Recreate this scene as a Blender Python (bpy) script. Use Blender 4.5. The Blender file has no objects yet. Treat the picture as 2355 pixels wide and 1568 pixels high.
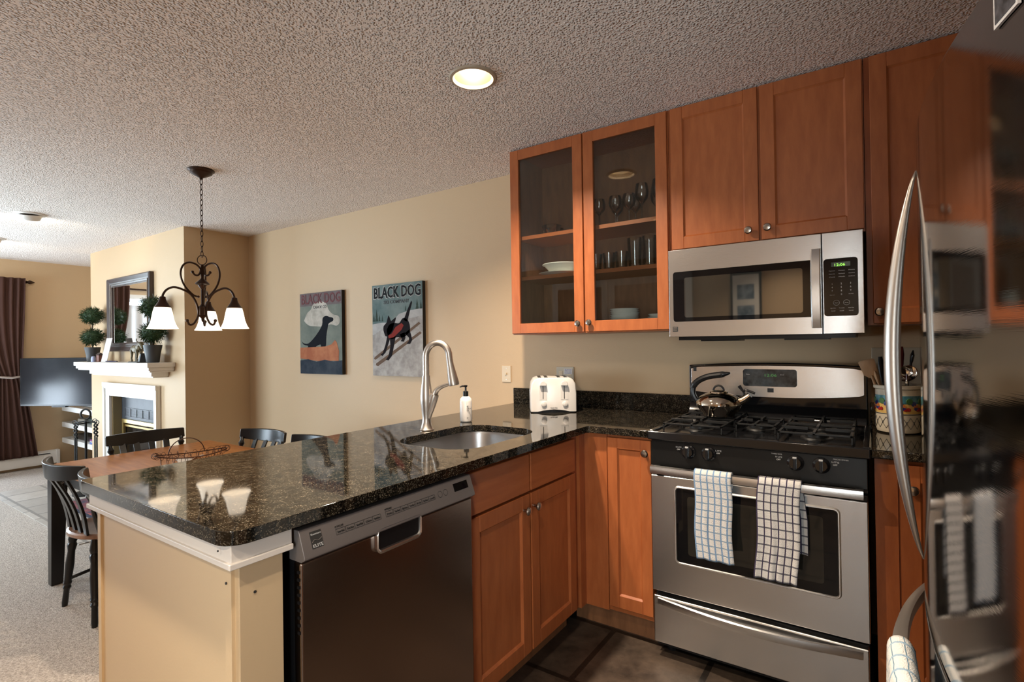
import bpy, bmesh, math, random
from mathutils import Vector, Matrix
random.seed(7)
PI = math.pi
SC = bpy.context.scene
C = SC.collection
# ------------------------------------------------------------------ camera
def setup_camera():
    cx, cy, cz, yaw, pitch, roll, f = 1.0671, -2.7792, 1.285, 0.6022, -0.0067, -0.0149, 1210.34
    v = Vector((-math.sin(yaw)*math.cos(pitch), math.cos(yaw)*math.cos(pitch), -math.sin(pitch)))
    r = Vector((math.cos(yaw), math.sin(yaw), 0)); u = r.cross(v)
    c, s = math.cos(roll), math.sin(roll)
    r2 = c*r + s*u; u2 = -s*r + c*u
    m = Matrix((( r2.x, u2.x, -v.x, cx), (r2.y, u2.y, -v.y, cy), (r2.z, u2.z, -v.z, cz), (0, 0, 0, 1)))
    cam = bpy.data.cameras.new('camera'); o = bpy.data.objects.new('camera', cam); C.objects.link(o)
    cam.sensor_width = 36; cam.lens = f/2355*36; cam.clip_start = .01
    o.matrix_world = m; SC.camera = o
setup_camera()
# ------------------------------------------------------------------ world, light, exposure
W = bpy.data.worlds.new('world'); SC.world = W; W.use_nodes = True
bg = W.node_tree.nodes['Background']; bg.inputs[0].default_value = (.75, .87, 1, 1); bg.inputs[1].default_value = 1.6
SC.view_settings.view_transform = 'Standard'; SC.view_settings.look = 'None'
SC.view_settings.gamma = 1; SC.view_settings.use_curve_mapping = False
SC.view_settings.exposure = 0.34
cy = SC.cycles
cy.use_denoising = True
try: cy.denoiser = 'OPENIMAGEDENOISE'
except Exception: pass
cy.max_bounces = 9; cy.diffuse_bounces = 4; cy.glossy_bounces = 5; cy.transmission_bounces = 8; cy.transparent_max_bounces = 12
cy.sample_clamp_indirect = 4; cy.caustics_reflective = False; cy.caustics_refractive = False; cy.blur_glossy = .6
H = 2.376       # ceiling
ZL = -.12       # living and dining floor
def area(name, loc, direc, sx, sy, power, col, shape='RECTANGLE', spread=PI):
    l = bpy.data.lights.new(name, 'AREA'); l.shape = shape; l.size = sx; l.size_y = sy; l.energy = power; l.color = col; l.spread = spread
    o = bpy.data.objects.new(name, l); C.objects.link(o); o.location = loc
    o.rotation_euler = Vector(direc).to_track_quat('-Z', 'Y').to_euler(); return o
DAY = (.74, .87, 1.0); WARM = (1.0, .80, .58); KIT = (1.0, .82, .63)
# daylight lamps at the two living room windows, tilted up to brighten the ceiling
area('daylight_west', (-7.5, -2.35, 1.15), (1, 0, .40), 2.2, 1.8, 285, DAY)
area('daylight_south', (-5.8, -5.45, 1.15), (.25, 1, .45), 2.4, 1.8, 265, DAY)
area('fill_kitchen', (1.6, -4.72, 1.15), (-.28, 1, .10), .7, 1.8, 54, (.93, .96, 1))  # added fill lamp behind the camera, outside the made-up glazed door
# ------------------------------------------------------------------ materials
def new_mat(name):
    m = bpy.data.materials.new(name); m.use_nodes = True
    return m, m.node_tree.nodes, m.node_tree.links, m.node_tree.nodes['Principled BSDF']
def mat(name, col, rough=.5, metal=0, ior=1.5, coat=0, emit=None, es=0, trans=0, spec=None, alpha=1):
    m, n, l, p = new_mat(name)
    p.inputs['Base Color'].default_value = (*col, 1); p.inputs['Roughness'].default_value = rough
    p.inputs['Metallic'].default_value = metal; p.inputs['IOR'].default_value = ior
    p.inputs['Coat Weight'].default_value = coat; p.inputs['Coat Roughness'].default_value = .05
    p.inputs['Transmission Weight'].default_value = trans; p.inputs['Alpha'].default_value = alpha
    if spec is not None: p.inputs['Specular IOR Level'].default_value = spec
    if emit: p.inputs['Emission Color'].default_value = (*emit, 1); p.inputs['Emission Strength'].default_value = es
    return m
def coords(n, l, scale=(1, 1, 1), kind='Object'):
    tc = n.new('ShaderNodeTexCoord'); mp = n.new('ShaderNodeMapping'); mp.inputs['Scale'].default_value = scale
    l.new(tc.outputs[kind], mp.inputs[0]); return mp.outputs[0]
def noise(n, l, co, scale, detail=3, rough=.5):
    t = n.new('ShaderNodeTexNoise'); t.inputs['Scale'].default_value = scale; t.inputs['Detail'].default_value = detail
    t.inputs['Roughness'].default_value = rough; l.new(co, t.inputs['Vector']); return t.outputs['Fac']
def ramp(n, l, fac, stops):
    r = n.new('ShaderNodeValToRGB'); l.new(fac, r.inputs[0])
    while len(r.color_ramp.elements) < len(stops): r.color_ramp.elements.new(.5)
    for e, (p, c) in zip(r.color_ramp.elements, stops): e.position = p; e.color = (*c, 1)
    return r.outputs[0]
def bump(n, l, p, h, strength, dist):
    b = n.new('ShaderNodeBump'); b.inputs['Strength'].default_value = strength; b.inputs['Distance'].default_value = dist
    l.new(h, b.inputs['Height']); l.new(b.outputs[0], p.inputs['Normal'])
def wood(name, a, b, rough=.38, scale=(7, 7, 1.4), coat=.12, dens=5):
    m, n, l, p = new_mat(name); co = coords(n, l, scale)
    f = noise(n, l, co, dens, 6, .6); l.new(ramp(n, l, f, [(.3, a), (.7, b)]), p.inputs['Base Color'])
    p.inputs['Roughness'].default_value = rough; p.inputs['Coat Weight'].default_value = coat; p.inputs['Coat Roughness'].default_value = .2
    return m
def paint(name, col, rough=.6, amt=.15, sc=140):
    m, n, l, p = new_mat(name); co = coords(n, l)
    p.inputs['Base Color'].default_value = (*col, 1); p.inputs['Roughness'].default_value = rough
    bump(n, l, p, noise(n, l, co, sc, 3), amt, .004); return m
def popcorn():
    m, n, l, p = new_mat('popcorn_plaster'); co = coords(n, l)
    p.inputs['Base Color'].default_value = (.93, .84, .77, 1); p.inputs['Roughness'].default_value = .9
    def grain(sc, lo, hi):
        v = n.new('ShaderNodeTexVoronoi'); v.inputs['Scale'].default_value = sc; l.new(co, v.inputs['Vector'])
        r = n.new('ShaderNodeMapRange'); r.interpolation_type = 'SMOOTHSTEP'; l.new(v.outputs['Distance'], r.inputs[0])
        r.inputs[1].default_value = lo; r.inputs[2].default_value = hi; r.inputs[3].default_value = 1; r.inputs[4].default_value = 0; return r.outputs[0]
    a = n.new('ShaderNodeMath'); a.operation = 'ADD'; l.new(grain(105, .05, .55), a.inputs[0]); l.new(grain(62, .0, .45), a.inputs[1])
    bump(n, l, p, a.outputs[0], .9, .010); return m
def granite():
    m, n, l, p = new_mat('black_granite'); co = coords(n, l)
    v = n.new('ShaderNodeTexVoronoi'); v.inputs['Scale'].default_value = 430; l.new(co, v.inputs['Vector'])
    sp = n.new('ShaderNodeSeparateColor'); l.new(v.outputs['Color'], sp.inputs[0])
    c1 = ramp(n, l, sp.outputs[0], [(0, (.006, .006, .005)), (.62, (.012, .011, .009)), (.82, (.035, .031, .025)), (1, (.14, .135, .12))])
    f = noise(n, l, co, 42, 4, .6); c2 = ramp(n, l, f, [(.35, (.25, .25, .25)), (.7, (1.6, 1.4, 1.15))])
    mu = n.new('ShaderNodeMixRGB'); mu.blend_type = 'MULTIPLY'; mu.inputs[0].default_value = 1; l.new(c1, mu.inputs[1]); l.new(c2, mu.inputs[2])
    l.new(mu.outputs[0], p.inputs['Base Color']); p.inputs['Roughness'].default_value = .045; p.inputs['IOR'].default_value = 1.46; return m
def steel(name, col=(.72, .71, .70), rough=.26, sc=(2, 2, 220), br=.06):
    m, n, l, p = new_mat(name); co = coords(n, l, sc)
    p.inputs['Base Color'].default_value = (*col, 1); p.inputs['Metallic'].default_value = 1; p.inputs['Roughness'].default_value = rough
    f = noise(n, l, co, 6, 2); bump(n, l, p, f, br, .002); return m
def carpet():
    m, n, l, p = new_mat('beige_carpet'); co = coords(n, l)
    f = noise(n, l, co, 85, 5, .75); l.new(ramp(n, l, f, [(.3, (.24, .20, .17)), (.5, (.50, .44, .39)), (.7, (.74, .68, .62))]), p.inputs['Base Color'])
    p.inputs['Roughness'].default_value = 1; bump(n, l, p, noise(n, l, co, 160, 3), .8, .01); return m
def tiles(name, a, b, g, size, off=(0, 0), rot=0, rough=.45, gw=.012):
    m, n, l, p = new_mat(name); co = coords(n, l); co.node.inputs['Location'].default_value = (off[0], off[1], 0); co.node.inputs['Rotation'].default_value = (0, 0, rot)
    bt = n.new('ShaderNodeTexBrick'); bt.inputs['Scale'].default_value = 1; bt.inputs['Brick Width'].default_value = size; bt.inputs['Row Height'].default_value = size
    bt.inputs['Mortar Size'].default_value = gw; bt.offset = .5; bt.inputs['Mortar Smooth'].default_value = .1
    bt.inputs['Color1'].default_value = (1, 1, 1, 1); bt.inputs['Color2'].default_value = (.7, .7, .7, 1); bt.inputs['Mortar'].default_value = (*g, 1)
    l.new(co, bt.inputs['Vector'])
    f = noise(n, l, coords(n, l), 9, 8, .7); c = ramp(n, l, f, [(.3, a), (.7, b)])
    mu = n.new('ShaderNodeMixRGB'); mu.blend_type = 'MULTIPLY'; mu.inputs[0].default_value = 1; l.new(c, mu.inputs[1]); l.new(bt.outputs['Color'], mu.inputs[2])
    l.new(mu.outputs[0], p.inputs['Base Color']); p.inputs['Roughness'].default_value = rough
    bump(n, l, p, f, .25, .01); return m
def check_cloth(name, line_u, line_v, su, sv, wu=.12, wv=.10, base=(.68, .66, .64)):
    m, n, l, p = new_mat(name)
    tc = n.new('ShaderNodeTexCoord'); sp = n.new('ShaderNodeSeparateXYZ'); l.new(tc.outputs['UV'], sp.inputs[0])
    def line(out, per, w):
        a = n.new('ShaderNodeMath'); a.operation = 'DIVIDE'; l.new(out, a.inputs[0]); a.inputs[1].default_value = per
        b = n.new('ShaderNodeMath'); b.operation = 'FRACT'; l.new(a.outputs[0], b.inputs[0])
        c = n.new('ShaderNodeMath'); c.operation = 'LESS_THAN'; l.new(b.outputs[0], c.inputs[0]); c.inputs[1].default_value = w; return c.outputs[0]
    m1 = n.new('ShaderNodeMixRGB'); m1.inputs[1].default_value = (*base, 1); m1.inputs[2].default_value = (*line_v, 1); l.new(line(sp.outputs[1], sv, wv), m1.inputs[0])
    m2 = n.new('ShaderNodeMixRGB'); l.new(m1.outputs[0], m2.inputs[1]); m2.inputs[2].default_value = (*line_u, 1); l.new(line(sp.outputs[0], su, wu), m2.inputs[0])
    l.new(m2.outputs[0], p.inputs['Base Color']); p.inputs['Roughness'].default_value = 1
    bump(n, l, p, noise(n, l, coords(n, l), 420, 2), .7, .004); return m
def mottled(name, a, b, sc, rough=.7, amt=.3, spec=.5):
    m, n, l, p = new_mat(name); co = coords(n, l); f = noise(n, l, co, sc, 4, .6)
    l.new(ramp(n, l, f, [(.35, a), (.65, b)]), p.inputs['Base Color']); p.inputs['Roughness'].default_value = rough; p.inputs['Specular IOR Level'].default_value = spec
    bump(n, l, p, f, amt, .003); return m
def clear_glass(name, tint=(.93, .96, .95), refl=1.0):
    m = bpy.data.materials.new(name); m.use_nodes = True; n = m.node_tree.nodes; l = m.node_tree.links; n.clear()
    o = n.new('ShaderNodeOutputMaterial'); mx = n.new('ShaderNodeMixShader'); t = n.new('ShaderNodeBsdfTransparent'); g = n.new('ShaderNodeBsdfGlossy')
    fr = n.new('ShaderNodeFresnel'); fr.inputs[0].default_value = 1.5; k = n.new('ShaderNodeMath'); k.operation = 'MULTIPLY'; k.inputs[1].default_value = refl
    t.inputs[0].default_value = (*tint, 1); g.inputs['Roughness'].default_value = .01; l.new(fr.outputs[0], k.inputs[0]); l.new(k.outputs[0], mx.inputs[0])
    l.new(t.outputs[0], mx.inputs[1]); l.new(g.outputs[0], mx.inputs[2]); l.new(mx.outputs[0], o.inputs[0]); return m
TAN = paint('tan_wall_paint', (.56, .40, .24))
PANELTAN = paint('tan_panel_paint', (.68, .52, .325), .5, .05)
CEIL = popcorn()
GRANITE = granite()
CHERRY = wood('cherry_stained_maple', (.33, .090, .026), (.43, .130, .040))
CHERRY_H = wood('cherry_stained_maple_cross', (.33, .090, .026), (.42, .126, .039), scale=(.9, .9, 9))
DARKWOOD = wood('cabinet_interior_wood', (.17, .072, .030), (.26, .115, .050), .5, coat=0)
WHITE = mat('white_trim_paint', (.80, .76, .71), .35)
STEEL = steel('brushed_steel')
STEELD = steel('dark_steel_sheet', (.34, .27, .23), .2)
STEELP = mat('grey_control_panel', (.20, .18, .175), .38, .3)
FRIDGE = steel('polished_steel_door', (.28, .26, .245), .07, (2, 2, 160), .02)
NICKEL = mat('satin_nickel', (.50, .46, .42), .36, 1)
KNOBM = mat('pewter_knob', (.42, .38, .34), .25, 1)
CHROME = mat('polished_chrome', (.75, .72, .68), .06, 1)
BLACK = mat('black_enamel', (.008, .008, .009), .09, 0, 1.5)
BLACKM = mat('black_satin_plastic', (.008, .008, .009), .3, spec=.3)
IRON = mat('cast_iron', (.010, .010, .010), .4, spec=.35)
BRONZE = mat('oil_rubbed_bronze', (.045, .022, .012), .35, .7)
BGLASS = mat('black_glass', (.004, .004, .005), .03, 0, 1.5)
MWGLASS = mottled('microwave_window', (.012, .014, .013), (.022, .025, .024), 600, .03, 0)
MWGLASS.node_tree.nodes['Principled BSDF'].inputs['IOR'].default_value = 2.6
GLASS = clear_glass('cabinet_pane_glass')
TUMBLER = clear_glass('drinking_glass', (.985, .99, .99), 1.9)
MIRROR = mat('mirror_glass', (.9, .9, .9), .01, 1)
CHINA = mat('white_china', (.82, .80, .75), .2)
WPLASTIC = mat('white_plastic', (.68, .655, .63), .25)
LABEL = mat('dark_print', (.03, .03, .03), .6)
LIGHTP = mat('pale_print', (.55, .55, .55), .6)
CARPET = carpet()
SLATE = tiles('slate_floor_tile', (.022, .016, .012), (.12, .085, .062), (.15, .14, .13), .42, (.12, .16), 0)
HEARTH = tiles('pale_hearth_tile', (.50, .45, .40), (.62, .57, .52), (.45, .45, .45), .33, (.1, .05))
CURT = mat('brown_curtain_fabric', (.075, .038, .030), 1, spec=.1)
SHEER = mat('sheer_white_fabric', (.85, .88, .92), .9)
SHADE = mat('lit_frosted_glass', (1, .93, .8), .4, emit=(1, .86, .68), es=1.35)
BULB = mat('glowing_bulb', (1, 1, 1), .4, emit=(1, .86, .66), es=60)
CAN = mat('recessed_can_reflector', (.20, .14, .08), .35)
CHAIRB = mat('black_lacquered_wood', (.007, .006, .006), .28, spec=.4)
SEATW = wood('brown_seat_wood', (.20, .09, .045), (.30, .15, .08), .35)
TABLEW = wood('honey_table_wood', (.33, .115, .028), (.50, .20, .058), .38, (1.2, 9, 9), dens=4)
LEAF = mottled('boxwood_leaf', (.012, .035, .010), (.035, .085, .025), 60, .6)
POT = mat('dark_grey_pot', (.035, .036, .038), .5)
GOLD = mat('brass_trim', (.50, .36, .13), .3, .8)
SLATEGREY = mottled('dark_metal_panel', (.035, .04, .048), (.06, .065, .075), 6, .5, 0)
# ------------------------------------------------------------------ mesh helpers
class MB:
    def __init__(s, T=None): s.v = []; s.f = []; s.T = T or Matrix.Identity(4); s.uv = None
    def pt(s, p): s.v.append(tuple(s.T @ Vector(p))); return len(s.v)-1
    def box(s, x0, y0, z0, x1, y1, z1):
        if x0 > x1: x0, x1 = x1, x0
        if y0 > y1: y0, y1 = y1, y0
        if z0 > z1: z0, z1 = z1, z0
        i = [s.pt(p) for p in ((x0,y0,z0),(x1,y0,z0),(x1,y1,z0),(x0,y1,z0),(x0,y0,z1),(x1,y0,z1),(x1,y1,z1),(x0,y1,z1))]
        s.f += [(i[0],i[3],i[2],i[1]),(i[4],i[5],i[6],i[7]),(i[0],i[1],i[5],i[4]),(i[1],i[2],i[6],i[5]),(i[2],i[3],i[7],i[6]),(i[3],i[0],i[4],i[7])]
        return s
    def prism(s, poly, a, b, plane='xy'):
        def P(u, w, h): return {'xy': (u, w, h), 'xz': (u, h, w), 'yz': (h, u, w)}[plane]
        lo = [s.pt(P(u, w, a)) for u, w in poly]; hi = [s.pt(P(u, w, b)) for u, w in poly]; n = len(poly)
        s.f.append(tuple(lo[::-1])); s.f.append(tuple(hi))
        for k in range(n): s.f.append((lo[k], lo[(k+1) % n], hi[(k+1) % n], hi[k]))
        return s
    def rings(s, rings, closed=False, cap=True):
        idx = [[s.pt(p) for p in r] for r in rings]; m = len(idx[0]); n = len(idx)
        for a in range(n if closed else n-1):
            A = idx[a]; B = idx[(a+1) % n]
            for k in range(m): s.f.append((A[k], A[(k+1) % m], B[(k+1) % m], B[k]))
        if cap and not closed: s.f.append(tuple(idx[0][::-1])); s.f.append(tuple(idx[-1]))
        return s
    def tube(s, path, r, n=8, closed=False, flat=None):
        path = [Vector(p) for p in path]; N = len(path)
        R = r if isinstance(r, (list, tuple)) else [r]*N
        tan = []
        for i in range(N):
            a = path[(i-1) % N] if (closed or i > 0) else path[i]; b = path[(i+1) % N] if (closed or i < N-1) else path[i]
            t = (b-a); tan.append(t.normalized() if t.length > 1e-9 else Vector((0, 0, 1)))
        ref = Vector((0, 0, 1)) if abs(tan[0].z) < .9 else Vector((1, 0, 0))
        u = tan[0].cross(ref).normalized(); out = []
        for i in range(N):
            u = (u - tan[i]*u.dot(tan[i])).normalized(); w = tan[i].cross(u)
            fx, fy = flat or (1, 1)
            out.append([path[i] + u*math.cos(2*PI*k/n)*R[i]*fx + w*math.sin(2*PI*k/n)*R[i]*fy for k in range(n)])
        return s.rings(out, closed)
    def lathe(s, prof, c=(0, 0, 0), n=24, axis=None, closed=False):
        q = Vector(axis).to_track_quat('Z', 'Y') if axis else None; c = Vector(c); out = []
        for r, z in prof:
            ring = []
            for k in range(n):
                p = Vector((max(r, 1e-4)*math.cos(2*PI*k/n), max(r, 1e-4)*math.sin(2*PI*k/n), z))
                ring.append(c + (q @ p if q else p))
            out.append(ring)
        return s.rings(out, closed)
    def ball(s, c, r, n=10):
        if not isinstance(r, (tuple, list)): r = (r, r, r)
        out = []
        for i in range(n//2+1):
            a = -PI/2 + PI*i/(n//2); rr = max(math.cos(a), .002)
            out.append([(c[0]+r[0]*rr*math.cos(2*PI*k/n), c[1]+r[1]*rr*math.sin(2*PI*k/n), c[2]+r[2]*math.sin(a)) for k in range(n)])
        return s.rings(out)
    def grid(s, fn, nu, nv):
        base = len(s.v); s.uv = {}
        for i in range(nu+1):
            for j in range(nv+1):
                p, uv = fn(i/nu, j/nv); k = s.pt(p); s.uv[k] = uv
        for i in range(nu):
            for j in range(nv):
                a = base+i*(nv+1)+j; s.f.append((a, a+nv+1, a+nv+2, a+1))
        return s
def world_m(o):
    b = Matrix.LocRotScale(o.location, o.rotation_euler, o.scale)
    return (world_m(o.parent) @ o.matrix_parent_inverse @ b) if o.parent else b
def tag(o, label=None, cat=None, group=None, kind=None):
    if label: o['label'] = label
    if cat: o['category'] = cat
    if group: o['group'] = group
    if kind: o['kind'] = kind
    return o
def build(name, mb, m, parent=None, smooth=True, bevel=0, seg=2, label=None, solid=0, ang=35):
    me = bpy.data.meshes.new(name); me.from_pydata(mb.v, [], mb.f); me.materials.append(m)
    if mb.uv:
        l = me.uv_layers.new(name='UVMap')
        for lp in me.loops: l.data[lp.index].uv = mb.uv.get(lp.vertex_index, (0, 0))
    me.validate()
    bm = bmesh.new(); bm.from_mesh(me); bmesh.ops.recalc_face_normals(bm, faces=bm.faces); bm.to_mesh(me); bm.free()
    if smooth:
        for p in me.polygons: p.use_smooth = True
        me.set_sharp_from_angle(angle=math.radians(ang))
    o = bpy.data.objects.new(name, me); C.objects.link(o)
    if parent: o.parent = parent; o.matrix_parent_inverse = world_m(parent).inverted()
    if bevel:
        b = o.modifiers.new('bevel', 'BEVEL'); b.width = bevel; b.segments = seg; b.limit_method = 'ANGLE'; b.angle_limit = math.radians(40); b.harden_normals = smooth
    if solid:
        b = o.modifiers.new('thick', 'SOLIDIFY'); b.thickness = solid; b.offset = 0
    if label: o['label'] = label
    return o
def thing(name, loc, label, cat, group=None):
    o = bpy.data.objects.new(name, None); C.objects.link(o); o.location = loc; o.empty_display_size = .05
    return tag(o, label, cat, group)
def struct(name, mb, m, parent=None, **k):
    o = build(name, mb, m, parent, **k)
    if not parent: o['kind'] = 'structure'
    return o
def dup(root, loc, rz=0, label=None, group=None, sc=None):
    r = root.copy(); C.objects.link(r); r.location = loc; r.rotation_euler = (0, 0, rz)
    if sc: r.scale = sc
    if label: r['label'] = label
    if group: r['group'] = group
    for ch in list(root.children):
        c = ch.copy(); C.objects.link(c); mi = ch.matrix_parent_inverse.copy(); c.parent = r; c.matrix_parent_inverse = mi
        for g in list(ch.children):
            d = g.copy(); C.objects.link(d); mi = g.matrix_parent_inverse.copy(); d.parent = c; d.matrix_parent_inverse = mi
    return r
def text(name, body, m, parent, org, xd, yd, h, width=None, ext=.0006, font_scale=1, align='LEFT', label=None, bold=0):
    cu = bpy.data.curves.new(name, 'FONT'); cu.body = body; cu.size = h; cu.extrude = ext; cu.align_x = align; cu.resolution_u = 2; cu.offset = bold
    t = bpy.data.objects.new(name, cu); C.objects.link(t)
    dg = bpy.context.evaluated_depsgraph_get(); me = bpy.data.meshes.new_from_object(t.evaluated_get(dg))
    bpy.data.objects.remove(t); me.materials.clear(); me.materials.append(m)
    if width and me.vertices:
        xs = [v.co.x for v in me.vertices]; k = width/(max(xs)-min(xs)); 
        for v in me.vertices: v.co.x *= k
    xd = Vector(xd).normalized(); yd = Vector(yd).normalized(); zd = xd.cross(yd)
    M4 = Matrix(((xd.x, yd.x, zd.x, org[0]), (xd.y, yd.y, zd.y, org[1]), (xd.z, yd.z, zd.z, org[2]), (0, 0, 0, 1)))
    me.transform(M4)
    o = bpy.data.objects.new(name, me); C.objects.link(o)
    if parent: o.parent = parent; o.matrix_parent_inverse = world_m(parent).inverted()
    return o
def arc(cx, cy, r, a0, a1, n):
    return [(cx+r*math.cos(math.radians(a0+(a1-a0)*k/n)), cy+r*math.sin(math.radians(a0+(a1-a0)*k/n))) for k in range(n+1)]
def rrect(x0, y0, x1, y1, r, n=6):
    return arc(x1-r, y0+r, r, -90, 0, n)+arc(x1-r, y1-r, r, 0, 90, n)+arc(x0+r, y1-r, r, 90, 180, n)+arc(x0+r, y0+r, r, 180, 270, n)
def bez(p0, p1, p2, p3, n):
    out = []
    for k in range(n+1):
        t = k/n; a = (1-t)**3; b = 3*(1-t)**2*t; c = 3*(1-t)*t*t; d = t**3
        out.append(tuple(a*p0[i]+b*p1[i]+c*p2[i]+d*p3[i] for i in range(len(p0))))
    return out
def smooth_path(pts, n=6):
    out = []
    P = [pts[0]]+list(pts)+[pts[-1]]
    for i in range(1, len(P)-2):
        for k in range(n):
            t = k/n; out.append(tuple(.5*((2*P[i][d])+(-P[i-1][d]+P[i+1][d])*t+(2*P[i-1][d]-5*P[i][d]+4*P[i+1][d]-P[i+2][d])*t*t+(-P[i-1][d]+3*P[i][d]-3*P[i+1][d]+P[i+2][d])*t**3) for d in range(len(pts[0]))))
    out.append(tuple(pts[-1])); return out
# ================================================================== THE ROOM
struct('floor', MB().box(-.79, -4.5, -.2, 2.1, 0, 0), SLATE, smooth=False)
struct('floor', MB().box(-7.45, -5.4, -.3, -.79, .1, ZL), CARPET, smooth=False)
struct('floor', MB().box(-6.15, -1.42, ZL-.02, -3.70, -.585, ZL+.006), HEARTH, smooth=False)
LAMPS = [(-.262, -1.098), (-.45, -2.46), (.62, -2.30), (.45, -3.75)]  # last two are unseen cans added to brighten the kitchen
# ceiling with round openings for the recessed cans
def ceiling():
    bm = bmesh.new(); x0, y0, x1, y1 = -7.45, -5.4, 2.1, .1
    def loop(pts, z=H):
        vs = [bm.verts.new((x, y, z)) for x, y in pts]; return [bm.edges.new((vs[i], vs[(i+1) % len(vs)])) for i in range(len(vs))]
    e = loop([(x0, y0), (x1, y0), (x1, y1), (x0, y1)])
    for x, y in LAMPS: e += loop(arc(x, y, .078, 0, 352.5, 47))
    bmesh.ops.triangle_fill(bm, use_beauty=True, edges=e)
    for f_ in bm.faces:
        f_.normal_update()
        if f_.normal.z > 0: f_.normal_flip()
    me = bpy.data.meshes.new('ceiling'); bm.to_mesh(me); bm.free(); me.materials.append(CEIL)
    o = bpy.data.objects.new('ceiling', me); C.objects.link(o); o['kind'] = 'structure'
    struct('ceiling', MB().box(x0, y0, H+.3, x1, y1, H+.35), WHITE, smooth=False)
ceiling()
struct('wall_north', MB().box(-7.45, 0, -.3, 2.1, .1, H+.02), TAN, smooth=False)
struct('wall_east', MB().box(2.0, -4.5, 0, 2.1, 0, H+.02), TAN, smooth=False)
# chimney breast with its fireplace opening
FX0, FX1, FZT = -5.60, -4.53, .81
struct('wall_chimney', MB().box(-6.175, -.585, ZL-.1, FX0, -.001, H+.01).box(FX1, -.585, ZL-.1, -3.948, -.001, H+.01).box(FX0, -.585, FZT, FX1, -.001, H+.01).box(FX0, -.25, ZL-.1, FX1, -.001, FZT), TAN, smooth=False)
# west wall with window 1, south wall with window 2, kitchen end wall with an opening for the added glazed door
def wall_x(name, x0, x1, ya, yb, wy0, wy1, wz0, wz1, zb):
    return struct(name, MB().box(x0, ya, zb, x1, wy0, H+.02).box(x0, wy1, zb, x1, yb, H+.02).box(x0, wy0, zb, x1, wy1, wz0).box(x0, wy0, wz1, x1, wy1, H+.02), TAN, smooth=False)
def wall_y(name, y0, y1, xa, xb, wx0, wx1, wz0, wz1, zb):
    return struct(name, MB().box(xa, y0, zb, wx0, y1, H+.02).box(wx1, y0, zb, xb, y1, H+.02).box(wx0, y0, zb, wx1, y1, wz0).box(wx0, y0, wz1, wx1, y1, H+.02), TAN, smooth=False)
wall_x('wall_west', -7.41, -7.31, -5.4, 0, -3.45, -1.22, .25, 2.05, -.3)
wall_y('wall_south', -5.4, -5.3, -7.45, -3.25, -7.0, -4.6, .25, 2.05, -.3)
struct('wall_kitchen', MB().box(-3.25, -4.6, -.3, 1.2, -4.5, H+.02).box(1.2, -4.6, 2.1, 1.96, -4.5, H+.02).box(1.96, -4.6, 0, 2.1, -4.5, H+.02).box(-3.35, -5.4, -.3, -3.25, -4.5, H+.02), TAN, smooth=False)
def window_x(x, y0, y1, z0, z1, n):
    f = MB().box(x-.03, y0, z0, x+.03, y1, z0+.06).box(x-.03, y0, z1-.06, x+.03, y1, z1)
    for k in range(n+1):
        y = y0+(y1-y0)*k/n; f.box(x-.03, y-.03, z0, x+.03, y+.03, z1)
    o = struct('window_1', f, WHITE, smooth=False); build('pane', MB().box(x-.004, y0, z0, x+.004, y1, z1), GLASS, o, smooth=False)
window_x(-7.36, -3.45, -1.22, .25, 2.05, 3)
f = MB()
for k in range(4): f.box(-7.0+2.4*k/3-.03, -5.38, .25, -7.0+2.4*k/3+.03, -5.32, 2.05)
f.box(-7.0, -5.38, .25, -4.6, -5.32, .31).box(-7.0, -5.38, 1.99, -4.6, -5.32, 2.05)
w2 = struct('window_2', f, WHITE, smooth=False); build('pane', MB().box(-7.0, -5.354, .25, -4.6, -5.346, 2.05), GLASS, w2, smooth=False)
d3 = struct('added_door', MB().box(1.2, -4.57, 0, 1.27, -4.53, 2.1).box(1.89, -4.57, 0, 1.96, -4.53, 2.1).box(1.27, -4.57, 2.0, 1.89, -4.53, 2.1).box(1.27, -4.57, 0, 1.89, -4.53, .2), WHITE, smooth=False)  # unseen glazed door, added to let in the kitchen fill light
build('pane', MB().box(1.27, -4.552, .2, 1.89, -4.548, 2.0), GLASS, d3, smooth=False)
DOORW = wood('brown_door_wood', (.16, .06, .025), (.24, .10, .045), .4)
for nm, xa, xb, mm in (('door_1', -2.65, -1.97, DOORW), ('door_2', -1.78, -.95, mat('pale_pink_door', (.50, .36, .28), .5))):
    d_ = struct(nm, MB().box(xa, -4.499, ZL, xb, -4.485, 2.05), mm, smooth=False)
    build('casing', MB().box(xa-.09, -4.499, ZL, xa, -4.470, 2.14).box(xb, -4.499, ZL, xb+.09, -4.470, 2.14).box(xa, -4.499, 2.05, xb, -4.470, 2.14), WHITE, d_, smooth=False)
# pony wall and end panel that carry the peninsula counter
struct('wall_peninsula', MB().box(-.785, -2.20, ZL-.05, -.055, -2.19, .884).box(-.785, -2.19, ZL-.05, -.66, 0, .884).box(-.66, -2.19, 0, -.035, -2.105, .884), PANELTAN, bevel=.002)
struct('trim_1', MB().box(-.79, -2.206, ZL-.05, -.768, -2.196, .84).box(-.075, -2.206, 0, -.05, -2.196, .84).box(-.056, -2.198, 0, -.032, -2.10, .84), PANELTAN, bevel=.001)
tr = MB()
tr.prism([(-.80, -2.222), (-.018, -2.222), (-.018, -2.085), (-.034, -2.085), (-.034, -2.2005), (-.80, -2.2005)], .836, .8835)
tr.prism([(-.806, -2.2275), (-.012, -2.2275), (-.012, -2.085), (-.0345, -2.085), (-.0345, -2.2005), (-.806, -2.2005)], .834, .847)
struct('trim_2', tr, WHITE, bevel=.002)
for x, y, z in ((-.062, -2.207, .776),): pass
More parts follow.
